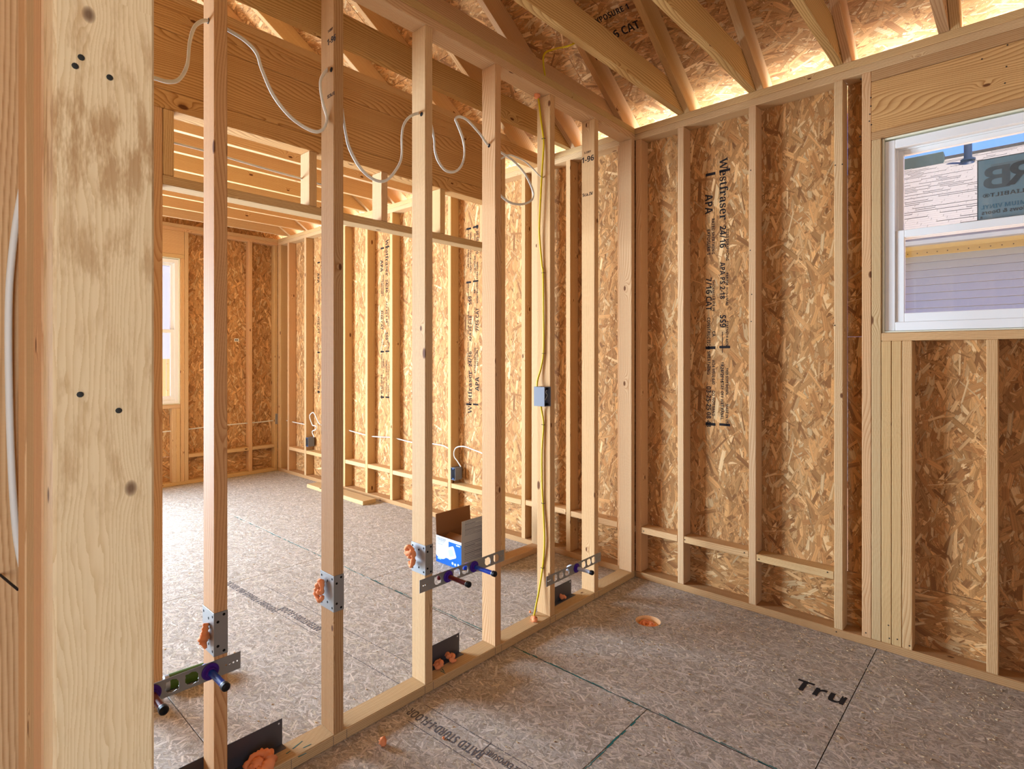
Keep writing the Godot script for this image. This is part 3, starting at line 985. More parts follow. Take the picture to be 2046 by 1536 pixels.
func holed_panel(f: Node, lo: Vector3, hi: Vector3) -> void:
	var st := new_st()
	var n := 32
	var uvs := func(p: Vector3) -> Vector2: return Vector2(p.z / 1.22, p.x / 1.22)
	for i in n:
		var t0 := TAU * i / n
		var t1 := TAU * (i + 1) / n
		var q: Array = []
		for t in [t0, t1]:
			var d := Vector3(cos(t), 0, sin(t))
			var reach := 1e9
			if absf(d.x) > 1e-6:
				reach = minf(reach, ((hi.x if d.x > 0 else lo.x) - HOLE.x) / d.x)
			if absf(d.z) > 1e-6:
				reach = minf(reach, ((hi.z if d.z > 0 else lo.z) - HOLE.z) / d.z)
			q.append([HOLE + d * HOLE_R, HOLE + d * reach, d])
		var corner := Vector3.ZERO
		var has_corner := false
		for cx in [lo.x, hi.x]:
			for cz in [lo.z, hi.z]:
				var ang := fposmod(atan2(cz - HOLE.z, cx - HOLE.x), TAU)
				if ang > t0 + 1e-5 and ang < t1 - 1e-5:
					corner = Vector3(cx, 0, cz)
					has_corner = true
		for y in [0.0, -0.018]:
			var up := Vector3.UP if y == 0.0 else Vector3.DOWN
			var o := Vector3(0, y, 0)
			var i0: Vector3 = q[0][0] + o
			var o0: Vector3 = q[0][1] + o
			var i1: Vector3 = q[1][0] + o
			var o1: Vector3 = q[1][1] + o
			tri(st, i0, o0, o1, up, uvs.call(i0), uvs.call(o0), uvs.call(o1))
			tri(st, i0, o1, i1, up, uvs.call(i0), uvs.call(o1), uvs.call(i1))
			if has_corner:
				tri(st, o0, corner + o, o1, up, uvs.call(o0), uvs.call(corner), uvs.call(o1))
		var w := Vector3(0, -0.018, 0)
		var nn: Vector3 = -(q[0][2] + q[1][2]).normalized()
		tri(st, q[0][0], q[1][0], q[1][0] + w, nn, Vector2(0, 0), Vector2(0.01, 0), Vector2(0.01, 0.01))
		tri(st, q[0][0], q[1][0] + w, q[0][0] + w, nn, Vector2(0, 0), Vector2(0.01, 0.01), Vector2(0, 0.01))
	obj("floor_panel", st.commit(), osb_floor, f)

func chalk(f: Node, a: Vector3, b: Vector3) -> void:
	# a broken dusty line of chalk
	var r := RandomNumberGenerator.new()
	r.seed = int(a.x * 1000 + b.z * 77)
	var st := new_st()
	var d := (b - a).normalized()
	var p := d.cross(Vector3.UP)
	var l := (b - a).length()
	var s := 0.0
	while s < l:
		var e := minf(s + r.randf_range(0.01, 0.05), l)
		var w := r.randf_range(0.0012, 0.0042)
		var off := r.randfn(0.0, 0.0018)
		var y := Vector3(0, 0.0004, 0)
		var q := [a + d * s + p * (off - w), a + d * e + p * (off - w * r.randf_range(0.5, 1)), a + d * e + p * (off + w), a + d * s + p * (off + w * r.randf_range(0.5, 1))]
		if r.randf() < 0.9:
			tri(st, q[0] + y, q[1] + y, q[2] + y, Vector3.UP, Vector2.ZERO, Vector2.ZERO, Vector2.ZERO)
			tri(st, q[0] + y, q[2] + y, q[3] + y, Vector3.UP, Vector2.ZERO, Vector2.ZERO, Vector2.ZERO)
		s = e
	obj("chalk_line", st.commit(), M.chalk, f)

func dashed(f: Node, a: Vector3, d: Vector3, l: float) -> void:
	var st := new_st()
	var p := d.cross(Vector3.UP).normalized() * 0.0016
	var s := 0.0
	while s < l:
		var y := Vector3(0, 0.0003, 0)
		var b := a + d * s
		var e := a + d * minf(s + 0.03, l)
		tri(st, b - p + y, e - p + y, e + p + y, Vector3.UP, Vector2.ZERO, Vector2.ZERO, Vector2.ZERO)
		tri(st, b - p + y, e + p + y, b + p + y, Vector3.UP, Vector2.ZERO, Vector2.ZERO, Vector2.ZERO)
		s += 0.034
	obj("printed_line", st.commit(), M.faint_ink, f)

func bar(f: Node, a: Vector3, b: Vector3, w: float) -> void:
	var st := new_st()
	var p := (b - a).normalized().cross(Vector3.UP) * w * 0.5
	var y := Vector3(0, 0.0003, 0)
	tri(st, a - p + y, b - p + y, b + p + y, Vector3.UP, Vector2.ZERO, Vector2.ZERO, Vector2.ZERO)
	tri(st, a - p + y, b + p + y, a + p + y, Vector3.UP, Vector2.ZERO, Vector2.ZERO, Vector2.ZERO)
	obj("printed_line", st.commit(), M.faint_ink, f)

# ---------------------------------------------------------------- windows
func ring(st: SurfaceTool, lo: Vector2, hi: Vector2, w: float, z0: float, z1: float, bottom := -1.0) -> void:
	var b := w if bottom < 0 else bottom
	var parts := [[lo.x, lo.y, lo.x + w, hi.y], [hi.x - w, lo.y, hi.x, hi.y], [lo.x + w, hi.y - w, hi.x - w, hi.y], [lo.x + w, lo.y, hi.x - w, lo.y + b]]
	for p in parts:
		var a := Vector3(p[0], p[1], z0)
		var c := Vector3(p[2], p[3], z1)
		eased(c - a, 1, 0.002, Vector2.ONE, Vector2.ZERO, st, (a + c) * 0.5)

# a double-hung vinyl window, inside face towards +z, lower left corner at the origin
func double_hung(called: String, label: String, at: Vector3, turn: float, w: float, h: float) -> Node3D:
	var o := structure(called, label, "window")
	o.position = at
	o.rotation.y = turn
	var st := new_st()
	ring(st, Vector2(0.010, 0.008), Vector2(w - 0.010, h - 0.014), 0.040, -0.10, -0.022)
	obj("frame", st.commit(), M.vinyl, o)
	st = new_st()
	ring(st, Vector2(0.050, h * 0.5 - 0.018), Vector2(w - 0.050, h - 0.054), 0.026, -0.094, -0.064)
	ring(st, Vector2(0.046, h * 0.5), Vector2(w - 0.046, h - 0.048), 0.012, -0.100, -0.055)
	obj("upper_sash", st.commit(), M.vinyl, o)
	st = new_st()
	ring(st, Vector2(0.050, 0.046), Vector2(w - 0.050, h * 0.5 + 0.018), 0.034, -0.062, -0.030, 0.042)
	obj("lower_sash", st.commit(), M.vinyl, o)
	plain_box(o, "pane", Vector3(0.074, h * 0.5 + 0.006, -0.082), Vector3(w - 0.074, h - 0.078, -0.078), M.pane, 0.0)
	plain_box(o, "pane", Vector3(0.082, 0.086, -0.048), Vector3(w - 0.082, h * 0.5 - 0.014, -0.044), M.pane, 0.0)
	# sealing foam squeezed into the gap round the frame
	st = new_st()
	ring(st, Vector2(0.0005, 0.0005), Vector2(w - 0.0005, h - 0.0005), 0.0085, -0.085, -0.012, 0.006)
	obj("sealant", st.commit(), M.sealant, o)
	return o

func build_windows() -> void:
	double_hung("window_1", "white vinyl double-hung window set in the stud wall", Vector3(1.2865, 1.4685, 0), 0.0, 0.964, 0.900)
	double_hung("window_2", "tall white vinyl window in the far orange strand board wall", Vector3(XE, 0.8565, 2.0995), PI / 2, 1.049, 1.550)
	# the maker's sheet on the outside of the upper pane, read from behind
	var s := thing("window_sticker", "blue-grey maker's sheet stuck on the upper window pane, lettering reversed", "sticker", Vector3(1.624, 1.944, -0.0845))
	plain_box(s, "sheet", Vector3(0, 0, 0), Vector3(0.34, 0.262, 0.0006), matte(Color(0.42, 0.52, 0.55), 0.7), 0.0)
	var st := new_st()
	ring(st, Vector2(0, 0), Vector2(0.34, 0.262), 0.0035, 0.0004, 0.0012)
	obj("border", st.commit(), M.ink, s)
	var back := Basis(Vector3.UP, PI)
	var y := 0.0014
	var wide := Basis(Vector3(-1.3, 0, 0), Vector3(0, 1, 0), Vector3(0, 0, -1))
	text(s, "lettering", "B", 0.097, Transform3D(wide, Vector3(0.068, 0.176, y)), matte(Color(0.25, 0.28, 0.29), 0.8), true)
	text(s, "lettering", "R", 0.097, Transform3D(wide, Vector3(0.148, 0.180, y + 0.0005)), M.ink, true)
	text(s, "lettering", "RELIABILT®", 0.0170, Transform3D(wide, Vector3(0.103, 0.104, y)), M.ink, true)
	text(s, "lettering", "PREMIUM VINYL", 0.0175, Transform3D(back, Vector3(0.107, 0.056, y)), matte(Color(0.05, 0.36, 0.45), 0.8), true)
	text(s, "lettering", "Windows & Doors", 0.0164, Transform3D(back, Vector3(0.108, 0.032, y)), M.ink, true)
	text(s, "lettering", "R", 0.010, Transform3D(back, Vector3(0.014, 0.012, y)), M.ink, true)
	for i in 5:
		plain_box(s, "small_print", Vector3(0.045, 0.232 - i * 0.004, 0.0006), Vector3(0.30 - 0.03 * (i % 2), 0.2335 - i * 0.004, 0.001), M.faint_ink, 0.0)

# ---------------------------------------------------------------- things in the room
func bracket(label: String, z0: float, z1: float, y: float, openings: Array, holes: Array) -> void:
	var o := thing("pipe_bracket", label, "bracket", Vector3(0.0, y - 0.026, z0), "pipe brackets on the partition")
	var strip := CSGBox3D.new()
	strip.name = "strip"
	strip.size = Vector3(0.0016, 0.052, z1 - z0)
	strip.position = Vector3(0.0010, 0.026, (z1 - z0) * 0.5)
	strip.material = M.steel
	for z in openings:
		var c := CSGCylinder3D.new()
		c.name = "opening"
		c.operation = CSGShape3D.OPERATION_SUBTRACTION
		c.radius = 0.0185
		c.height = 0.02
		c.sides = 10
		c.rotation = Vector3(0, 0, PI / 2)
		strip.add_child(c, true)
		c.position = Vector3(0, 0, z - (z0 + z1) * 0.5)
		c.material = M.steel
		for s in [-1, 1]:
			var n := CSGBox3D.new()
			n.name = "notch"
			n.operation = CSGShape3D.OPERATION_SUBTRACTION
			n.size = Vector3(0.02, 0.008, 0.006)
			n.material = M.steel
			strip.add_child(n, true)
			n.position = Vector3(0, s * 0.012, z - (z0 + z1) * 0.5 + s * 0.014)
	for z in holes:
		var c := CSGCylinder3D.new()
		c.name = "hole"
		c.operation = CSGShape3D.OPERATION_SUBTRACTION
		c.radius = 0.0028
		c.height = 0.02
		c.sides = 8
		c.rotation = Vector3(0, 0, PI / 2)
		c.material = M.steel
		strip.add_child(c, true)
		c.position = Vector3(0, 0, z - (z0 + z1) * 0.5)
	o.add_child(strip)

func pipe(label: String, z: float, y: float, l: float, mat: Material, bend := true) -> void:
	var o := thing("water_pipe", label, "pipe", Vector3(0, y, z), "capped pipe stubs in the brackets")
	var st := new_st()
	var path: Array = [Vector3(l, 0, 0), Vector3(0.02, 0, 0), Vector3(-0.02, 0, 0)]
	if bend:
		path.append_array([Vector3(-0.040, -0.003, 0), Vector3(-0.052, -0.012, 0), Vector3(-0.056, -0.026, 0)])
	tube(st, smooth(path, 6), 0.0095, 14)
	obj("stub", st.commit(), mat, o)
	st = new_st()
	lathe(st, Vector3(0.0018, 0, 0), Vector3(1, 0, 0), [[0.0, 0.0], [0.0, 0.024], [0.004, 0.024], [0.006, 0.021], [0.006, 0.015], [0.012, 0.013], [0.013, 0.0]], 24)
	obj("collar", st.commit(), M.collar, o)
	st = new_st()
	lathe(st, Vector3(l - 0.006, 0, 0), Vector3(1, 0, 0), [[0.0, 0.0098], [0.0, 0.0122], [0.012, 0.0122], [0.015, 0.0105], [0.018, 0.006], [0.018, 0.0]], 18)
	obj("cap", st.commit(), M.cap, o)
	st = new_st()
	lathe(st, Vector3(l - 0.010, 0, 0), Vector3(1, 0, 0), [[0.0, 0.0096], [0.0, 0.0112], [0.0038, 0.0112], [0.0038, 0.0096]], 18)
	obj("crimp_ring", st.commit(), M.steel, o)

func shoe(label: String, z1: float, y0: float, y1: float) -> void:
	# a steel sleeve wrapped round a drilled stud
	var o := thing("stud_shoe", label, "metal plate", Vector3(0, y0, z1), "steel shoes round the drilled studs")
	var h := y1 - y0
	var st := new_st()
	var a := Vector3(-W - 0.0005, 0, 0.0004)
	var c := Vector3(0.0016, h, 0.0020)
	eased(c - a, 1, 0.0004, Vector2.ONE, Vector2.ZERO, st, (a + c) * 0.5)
	a = Vector3(0.0004, 0, -T)
	c = Vector3(0.0020, h, 0.0019)
	eased(c - a, 1, 0.0004, Vector2.ONE, Vector2.ZERO, st, (a + c) * 0.5)
	obj("sleeve", st.commit(), M.steel, o)
	for p in [[0.10, 0.10], [0.45, 0.20], [0.45, 0.80], [0.10, 0.90], [0.90, 0.12], [0.90, 0.88]]:
		st = new_st()
		lathe(st, Vector3(-W * p[0], h * p[1], 0.0016), Vector3(0, 0, 1), [[0.0, 0.0042], [0.0007, 0.0042], [0.0007, 0.0]], 10)
		obj("nail_hole", st.commit(), M.hole, o)
	for p in [[0.3, 0.92], [0.75, 0.78], [0.75, 0.22], [0.3, 0.08]]:
		st = new_st()
		lathe(st, Vector3(0.0016, h * p[1], -T * (1.0 - p[0])), Vector3(1, 0, 0), [[0.0, 0.0042], [0.0007, 0.0042], [0.0007, 0.0]], 10)
		obj("nail_hole", st.commit(), M.hole, o)

func foam(label: String, at: Vector3, points: Array, r: float, seed_no: int) -> void:
	# a squeezed bead of foam curled on itself
	var o := thing("foam_bead", label, "foam", at, "orange sealing foam")
	var path := smooth(points, 8)
	var n := FastNoiseLite.new()
	n.seed = seed_no
	n.frequency = 110.0
	var radii: Array = []
	for i in path.size():
		var t := i / float(path.size() - 1)
		radii.append(r * (0.55 + 0.45 * sin(PI * clampf(t * 0.9 + 0.05, 0, 1))) * (1.0 + 0.75 * n.get_noise_3dv(path[i])))
	var st := new_st()
	tube(st, path, radii, 12)
	obj("bead", st.commit(), M.foam, o)
	st = new_st()
	var base := Vector3.ZERO
	for p in points:
		base += p
	base /= points.size()
	lumpy(st, base, Vector3(r * 1.3, r * 1.1, r * 1.3), seed_no, 0.22)
	obj("lump", st.commit(), M.foam, o)

func guard_plate(label: String, z0: float, z1: float, top: float) -> void:
	var o := thing("guard_plate", label, "metal plate", Vector3(-W - 0.0012, T, z0), "dark guard plates on the bottom plate")
	var st := new_st()
	var h := top - T
	eased(Vector3(0.0016, h, z1 - z0), 1, 0.0003, Vector2.ONE, Vector2.ZERO, st, Vector3(0, h * 0.5, (z1 - z0) * 0.5))
	eased(Vector3(0.030, 0.0014, z1 - z0), 1, 0.0003, Vector2.ONE, Vector2.ZERO, st, Vector3(0.0160, 0.0008, (z1 - z0) * 0.5))
	obj("sheet", st.commit(), M.dark_steel, o)
	for p in [[0.012, 0.86], [z1 - z0 - 0.012, 0.86]]:
		st = new_st()
		lathe(st, Vector3(0.0006, h * p[1], p[0]), Vector3(1, 0, 0), [[0.0, 0.003], [0.0008, 0.003], [0.0008, 0.0]], 10)
		obj("screw_hole", st.commit(), M.vinyl, o)

func outlet_box(label: String, at: Vector3, size: Vector3, front: int, mat_in: Material) -> Node3D:
	# an open moulded box; front is the axis (0: +x, 2: +z) that the opening faces
	var o := thing("electrical_box", label, "electrical box", at)
	var t := 0.003
	var st := new_st()
	var boxes: Array = []
	var s := size
	if front == 2:
		boxes = [[Vector3(0, 0, -s.z), Vector3(t, s.y, 0)], [Vector3(s.x - t, 0, -s.z), Vector3(s.x, s.y, 0)], [Vector3(t, 0, -s.z), Vector3(s.x - t, t, 0)], [Vector3(t, s.y - t, -s.z), Vector3(s.x - t, s.y, 0)]]
	else:
		boxes = [[Vector3(-s.x, 0, 0), Vector3(0, s.y, t)], [Vector3(-s.x, 0, s.z - t), Vector3(0, s.y, s.z)], [Vector3(-s.x, 0, t), Vector3(0, t, s.z - t)], [Vector3(-s.x, s.y - t, t), Vector3(0, s.y, s.z - t)]]
	for b in boxes:
		eased(b[1] - b[0], 1, 0.0006, Vector2.ONE, Vector2.ZERO, st, (b[0] + b[1]) * 0.5)
	obj("shell", st.commit(), M.grey_box, o)
	if front == 2:
		plain_box(o, "back", Vector3(t, t, -s.z), Vector3(s.x - t, s.y - t, -s.z + t), mat_in)
		plain_box(o, "screw_tab", Vector3(s.x * 0.35, s.y - 0.016, -0.006), Vector3(s.x * 0.65, s.y - t, -0.001), mat_in)
		plain_box(o, "screw_tab", Vector3(s.x * 0.35, t, -0.006), Vector3(s.x * 0.65, 0.016, -0.001), mat_in)
	else:
		plain_box(o, "back", Vector3(-s.x, t, t), Vector3(-s.x + t, s.y - t, s.z - t), mat_in)
		plain_box(o, "screw_tab", Vector3(-0.006, s.y - 0.016, s.z * 0.35), Vector3(-0.001, s.y - t, s.z * 0.65), mat_in)
		plain_box(o, "screw_tab", Vector3(-0.006, t, s.z * 0.35), Vector3(-0.001, 0.016, s.z * 0.65), mat_in)
	return o

func cable(called: String, label: String, points: Array, r: float, mat: Material, flat := 1.0, flat_dir := Vector3.ZERO) -> Node3D:
	var base: Vector3 = points[0]
	var o := thing(called, label, "cable", base)
	var local: Array = []
	for p in points:
		local.append(p - base)
	var st := new_st()
	tube(st, smooth(local, 8), r, 10, flat, flat_dir)
	obj("sheath", st.commit(), mat, o)
	return o

func px_path(pix: Array, x: float) -> Array:
	var out: Array = []
	for p in pix:
		out.append(on_x(p[0], p[1], x + (p[2] if p.size() > 2 else 0.0)))
	return out

func build_services() -> void:
	bracket("galvanised bracket strip holding the blue and red pipe stubs beside the door jamb", 2.362, 2.870, 0.428, [2.498, 2.549], [2.372, 2.383, 2.394, 2.404])
	bracket("galvanised bracket strip with red and blue pipe stubs before the cardboard box", 1.182, 1.672, 0.442, [1.58, 1.475, 1.428, 1.29, 1.235], [1.19, 1.20, 1.212, 1.655, 1.645, 1.635])
	bracket("low galvanised bracket strip holding the single clear pipe stub near the corner", 0.382, 0.873, 0.226, [0.80, 0.75, 0.70, 0.55, 0.50, 0.455], [0.39, 0.40, 0.86, 0.85, 0.84])
	pipe("bright blue capped pipe stub in the bracket beside the door jamb", 2.449, 0.428, 0.115, M.blue_pipe)
	pipe("dark red capped pipe stub in the bracket beside the door jamb", 2.600, 0.428, 0.105, M.red_pipe)
	pipe("dark red capped pipe stub in the bracket in front of the cardboard box", 1.524, 0.442, 0.125, M.red_pipe)
	pipe("blue capped pipe stub in the bracket in front of the cardboard box", 1.375, 0.442, 0.125, M.blue_pipe)
	pipe("clear grey capped pipe stub in the low bracket near the corner", 0.617, 0.226, 0.10, M.clear_pipe)

	shoe("steel shoe on the stud that carries the bracket beside the door jamb", 2.437, 0.465, 0.594)
	shoe("steel shoe on the second stud, with no bracket touching it", 2.046, 0.466, 0.592)
	shoe("steel shoe on the stud at the left end of the bracket before the box", 1.642, 0.478, 0.598)
	foam("long pale orange foam plug in the steel shoe beside the blue pipe", on_x(415, 1270, -0.040) * Vector3(1, 1, 0) + Vector3(0, 0, 2.446), [Vector3(0, 0.040, 0), Vector3(0.006, 0.015, 0.006), Vector3(-0.004, -0.010, 0.007), Vector3(0.004, -0.034, 0.002)], 0.011, 3)
	foam("split orange foam plug hanging from the shoe of the second stud", Vector3(-0.064, 0.535, 2.057), [Vector3(0.020, -0.020, 0.006), Vector3(0.010, -0.034, 0.012), Vector3(-0.012, -0.024, 0.012), Vector3(-0.014, 0.000, 0.010), Vector3(0.0, 0.028, 0.004), Vector3(0.014, 0.010, 0.006), Vector3(0.012, -0.014, 0.008)], 0.010, 4)
	foam("looped orange foam plug in the shoe left of the cardboard box", Vector3(-0.066, 0.548, 1.656), [Vector3(0.010, 0.024, 0.002), Vector3(-0.016, 0.034, 0.010), Vector3(-0.020, 0.010, 0.014), Vector3(0.004, 0.014, 0.014), Vector3(0.018, 0.016, 0.010), Vector3(0.018, -0.020, 0.012), Vector3(0.002, -0.040, 0.010), Vector3(-0.008, -0.024, 0.006)], 0.011, 5)
	foam("large curled orange foam mass on the bottom plate by the dark guard plate", on_y(517, 1536, 0.050), [Vector3(-0.03, 0.0, 0.03), Vector3(-0.035, 0.018, 0.0), Vector3(-0.012, 0.028, -0.028), Vector3(0.02, 0.024, -0.030), Vector3(0.032, 0.012, -0.006), Vector3(0.018, 0.004, 0.02), Vector3(-0.004, 0.012, 0.016), Vector3(-0.012, 0.02, 0.0)], 0.017, 6)
	foam("orange foam curl on the bottom plate against the stud left of the foam pair", on_y(876, 1328, 0.050), [Vector3(-0.014, -0.004, 0.014), Vector3(-0.012, 0.008, -0.006), Vector3(0.006, 0.012, -0.010), Vector3(0.014, 0.004, 0.0), Vector3(0.006, -0.004, 0.012), Vector3(-0.006, 0.0, 0.010)], 0.0095, 7)
	foam("orange foam curl at the foot of the middle guard plate", on_y(898, 1313, 0.052), [Vector3(-0.022, 0.0, 0.006), Vector3(-0.016, 0.010, -0.006), Vector3(-0.002, 0.004, 0.004), Vector3(0.010, 0.010, -0.010), Vector3(0.022, 0.006, -0.002), Vector3(0.018, -0.004, 0.010), Vector3(0.034, -0.004, -0.010)], 0.0095, 8)
	foam("small orange foam blob where the yellow cable enters the bottom plate", on_y(1067, 1238, 0.046), [Vector3(-0.014, 0, 0.006), Vector3(-0.004, 0.006, -0.002), Vector3(0.008, 0.004, 0.002), Vector3(0.018, 0.0, -0.004)], 0.011, 9)
	foam("orange foam crumb curl under the low bracket strip", on_y(1123, 1194, 0.050), [Vector3(-0.016, 0, 0.008), Vector3(-0.010, 0.010, 0.0), Vector3(0.002, 0.004, 0.004), Vector3(0.012, 0.010, -0.004), Vector3(0.020, 0.0, -0.006)], 0.010, 10)
	foam("bright orange foam dab at the top plate round the yellow cable", on_y(1073, 192, H - 2 * T - 0.008), [Vector3(-0.008, 0.006, 0.004), Vector3(0.0, 0.0, 0.0), Vector3(0.010, 0.006, -0.004)], 0.012, 12)
	for p in [[765, 1482, 0.016, "pink foam crumb lying alone on the floor near the bottom plate"], [886, 1474, 0.005, "tiny orange foam crumb lying on the printed floor marks"], [1059, 1222, 0.006, "tiny pale foam crumb on the floor behind the yellow cable"]]:
		var c := on_y(p[0], p[1], p[2] * 0.7)
		var o := thing("foam_crumb", p[3], "foam", c)
		var st := new_st()
		lumpy(st, Vector3.ZERO, Vector3(p[2] * 0.8, p[2], p[2] * 0.8), int(p[0]), 0.35)
		obj("crumb", st.commit(), M.foam, o)

	guard_plate("long dark guard plate behind the large foam mass", 2.188, 2.70, 0.1255)
	guard_plate("dark guard plate behind the pair of foam curls", 1.378, 1.606, 0.1245)
	guard_plate("grey guard plate under the low bracket strip", 0.539, 0.799, 0.118)

	# boxes
	var b := outlet_box("grey electrical box on the partition stud with the yellow cable", Vector3(0.004, 1.108, 0.8385), Vector3(0.070, 0.098, 0.052), 0, M.hole)
	var st2 := new_st()
	tube(st2, smooth([Vector3(-0.05, 0.085, 0.03), Vector3(-0.012, 0.088, 0.02), Vector3(-0.010, 0.070, 0.030), Vector3(-0.010, 0.055, 0.018), Vector3(-0.012, 0.03, 0.034)], 6), 0.0014, 6)
	obj("wire", st2.commit(), M.cable, b)
	outlet_box("blue electrical box on the far wall stud above the cardboard box", Vector3(-1.7115, 0.350, 0.004), Vector3(0.056, 0.100, 0.075), 2, M.blue_box)
	outlet_box("blue electrical box low on the far wall near the back corner", Vector3(-4.1475, 0.362, 0.004), Vector3(0.056, 0.100, 0.075), 2, M.blue_box)

	# white cable looping from stud to stud through drilled holes
	var x := -0.046
	var loops := [[250, 150], [300, 154], [335, 163], [358, 158], [374, 130], [379, 85], [388, 55], [402, 43], [416, 42, 0.0], [440, 50], [456, 60], [488, 80], [512, 105], [523, 138], [545, 188], [575, 228], [605, 252], [632, 263, 0.01], [648, 255, 0.012], [653, 235, 0.008], [645, 205, 0.004], [640, 172], [644, 152], [662, 138], [678, 180], [690, 262], [700, 300], [722, 338], [748, 359], [770, 361], [788, 344], [802, 316], [803, 272], [808, 247], [822, 231], [842, 227], [858, 240], [867, 275], [869, 300], [876, 322], [890, 340], [908, 343], [922, 331], [928, 308], [925, 278], [914, 248], [910, 238], [918, 233], [934, 240], [958, 266], [977, 291], [1002, 305], [1024, 320], [1046, 343], [1060, 368], [1066, 388], [1062, 400], [1048, 407], [1034, 408], [1018, 404], [1000, 390], [985, 372]]
	cable("electrical_cable", "white cable looped between the partition studs through drilled holes", px_path(loops, x), 0.0042, M.cable, 1.35, Vector3(0.3, 1, 0.2))
	cable("electrical_cable", "thin grey cable arching from the fourth partition stud to the yellow-cable stud", px_path([[990, 322], [1003, 316], [1014, 310], [1025, 311], [1048, 322], [1066, 338], [1076, 349], [1086, 356]], -0.05), 0.0036, M.cable)
	# yellow cable down the fifth stud
	var yz := 0.838
	var down: Array = []
	for p in [[1074, 190, 0.004], [1077, 205, 0.006], [1081, 240, 0.006], [1086, 277, 0.006], [1086, 300, 0.008], [1083, 345, 0.012], [1079, 420, 0.014], [1078, 470, 0.012], [1083, 530, 0.007], [1085, 545, 0.006], [1086, 620, 0.007], [1086, 700, 0.006], [1081, 735, 0.008], [1074, 760, 0.016], [1073, 785, 0.024]]:
		down.append(on_z(p[0], p[1], yz + p[2]))
	cable("electrical_cable", "yellow cable stapled down the partition stud above the grey box", down, 0.0048, M.yellow_cable)
	down = []
	for p in [[1080, 805, 0.026], [1082, 818, 0.012], [1086, 848, 0.006], [1083, 900, 0.008], [1083, 960, 0.008], [1085, 1005, 0.006], [1088, 1070, 0.008], [1087, 1105, 0.007], [1084, 1135, 0.006], [1077, 1180, 0.020], [1071, 1210, 0.032], [1066, 1236, 0.045]]:
		down.append(on_z(p[0], p[1], yz + p[2]))
	cable("electrical_cable", "yellow cable below the grey box running into the bottom plate", down, 0.0048, M.yellow_cable)
	for p in [[1086, 277, "uppermost staple on the yellow cable, below the top plate foam"], [1085, 545, "second staple down the yellow cable from the top plate"], [1086, 706, "staple on the yellow cable next above the grey electrical box"], [1085, 848, "staple on the yellow cable next below the grey electrical box"], [1085, 1005, "second staple below the grey electrical box on the yellow cable"], [1084, 1134, "lowest staple on the yellow cable, beside the low bracket strip"]]:
		var c := on_z(p[0], p[1], yz + 0.006)
		var o := thing("cable_staple", p[2], "staple", c, "staples on the yellow cable")
		var st := new_st()
		tube(st, smooth([Vector3(-0.008, 0, -0.006), Vector3(-0.007, 0, 0.005), Vector3(0.0, 0, 0.0065), Vector3(0.007, 0, 0.005), Vector3(0.008, 0, -0.006)], 4), 0.0012, 6)
		obj("wire", st.commit(), M.nail, o)
	cable("electrical_cable", "short yellow cable arching between two ceiling joists", [Vector3(-0.06, H + 0.02, 0.80), on_x(1086, 112, 0.02), on_x(1108, 98, 0.10), on_x(1140, 90, 0.24), Vector3(0.275, H + 0.12, 0.86)], 0.0045, M.yellow_cable)
	# cables in the wide room
	var run: Array = []
	for p in [[300, 866], [330, 862], [378, 857], [430, 851], [495, 845], [520, 843], [552, 839]]:
		run.append(on_x(p[0], p[1], XE - 0.045))
	cable("electrical_cable", "white cable run level through the studs of the back wall", run, 0.006, M.cable)
	run = []
	for p in [[573, 840], [600, 846], [612, 848]]:
		run.append(on_z(p[0], p[1], -0.045))
	cable("electrical_cable", "short white cable between the two studs nearest the back corner", run, 0.006, M.cable)
	run = []
	for p in [[640, 848], [636, 843], [628, 826], [623, 825], [619, 832], [624, 848], [627, 850], [632, 852], [631, 858], [624, 862], [628, 873]]:
		run.append(on_z(p[0], p[1], -0.02))
	cable("electrical_cable", "white cable curling into the blue box near the back corner", run, 0.006, M.cable)
	run = []
	for p in [[642, 849], [690, 857], [702, 861], [735, 870], [748, 872], [785, 874], [797, 877], [826, 884], [860, 886], [885, 890], [897, 896]]:
		run.append(on_z(p[0], p[1], -0.045))
	cable("electrical_cable", "white cable run level through the far wall studs", run, 0.005, M.cable)
	run = []
	for p in [[972, 911], [963, 905], [945, 898], [928, 892], [914, 893], [908, 900], [908, 912], [914, 921], [921, 932]]:
		run.append(on_z(p[0], p[1], -0.015))
	cable("electrical_cable", "white cable bent down into the blue box above the cardboard box", run, 0.0048, M.cable)
	run = []
	for p in [[340, 283], [420, 304], [500, 328], [560, 345], [611, 359], [660, 374]]:
		run.append(on_x(p[0], p[1], -0.79))
	cable("electrical_cable", "thin white cable threaded through the short studs over the opening", run, 0.0045, M.cable)
	# left edge, beside the door jamb
	run = []
	for p in [[44, 380], [33, 440], [24, 510], [18, 590], [17, 700], [20, 850], [25, 970], [33, 1070], [44, 1130]]:
		run.append(on_x(p[0], p[1], 0.752))
	cable("electrical_cable", "white cable hanging against the studs of the door jamb", run, 0.0042, M.cable)
	var nd := thing("long_screw", "black screw sticking out of the stud beside the door jamb", "screw", on_x(0, 1148, 0.746))
	var st3 := new_st()
	var tip := on_x(36, 1178, 0.80) - nd.position
	tube(st3, PackedVector3Array([Vector3.ZERO, tip]), 0.0016, 8)
	obj("shank", st3.commit(), M.cap, nd)

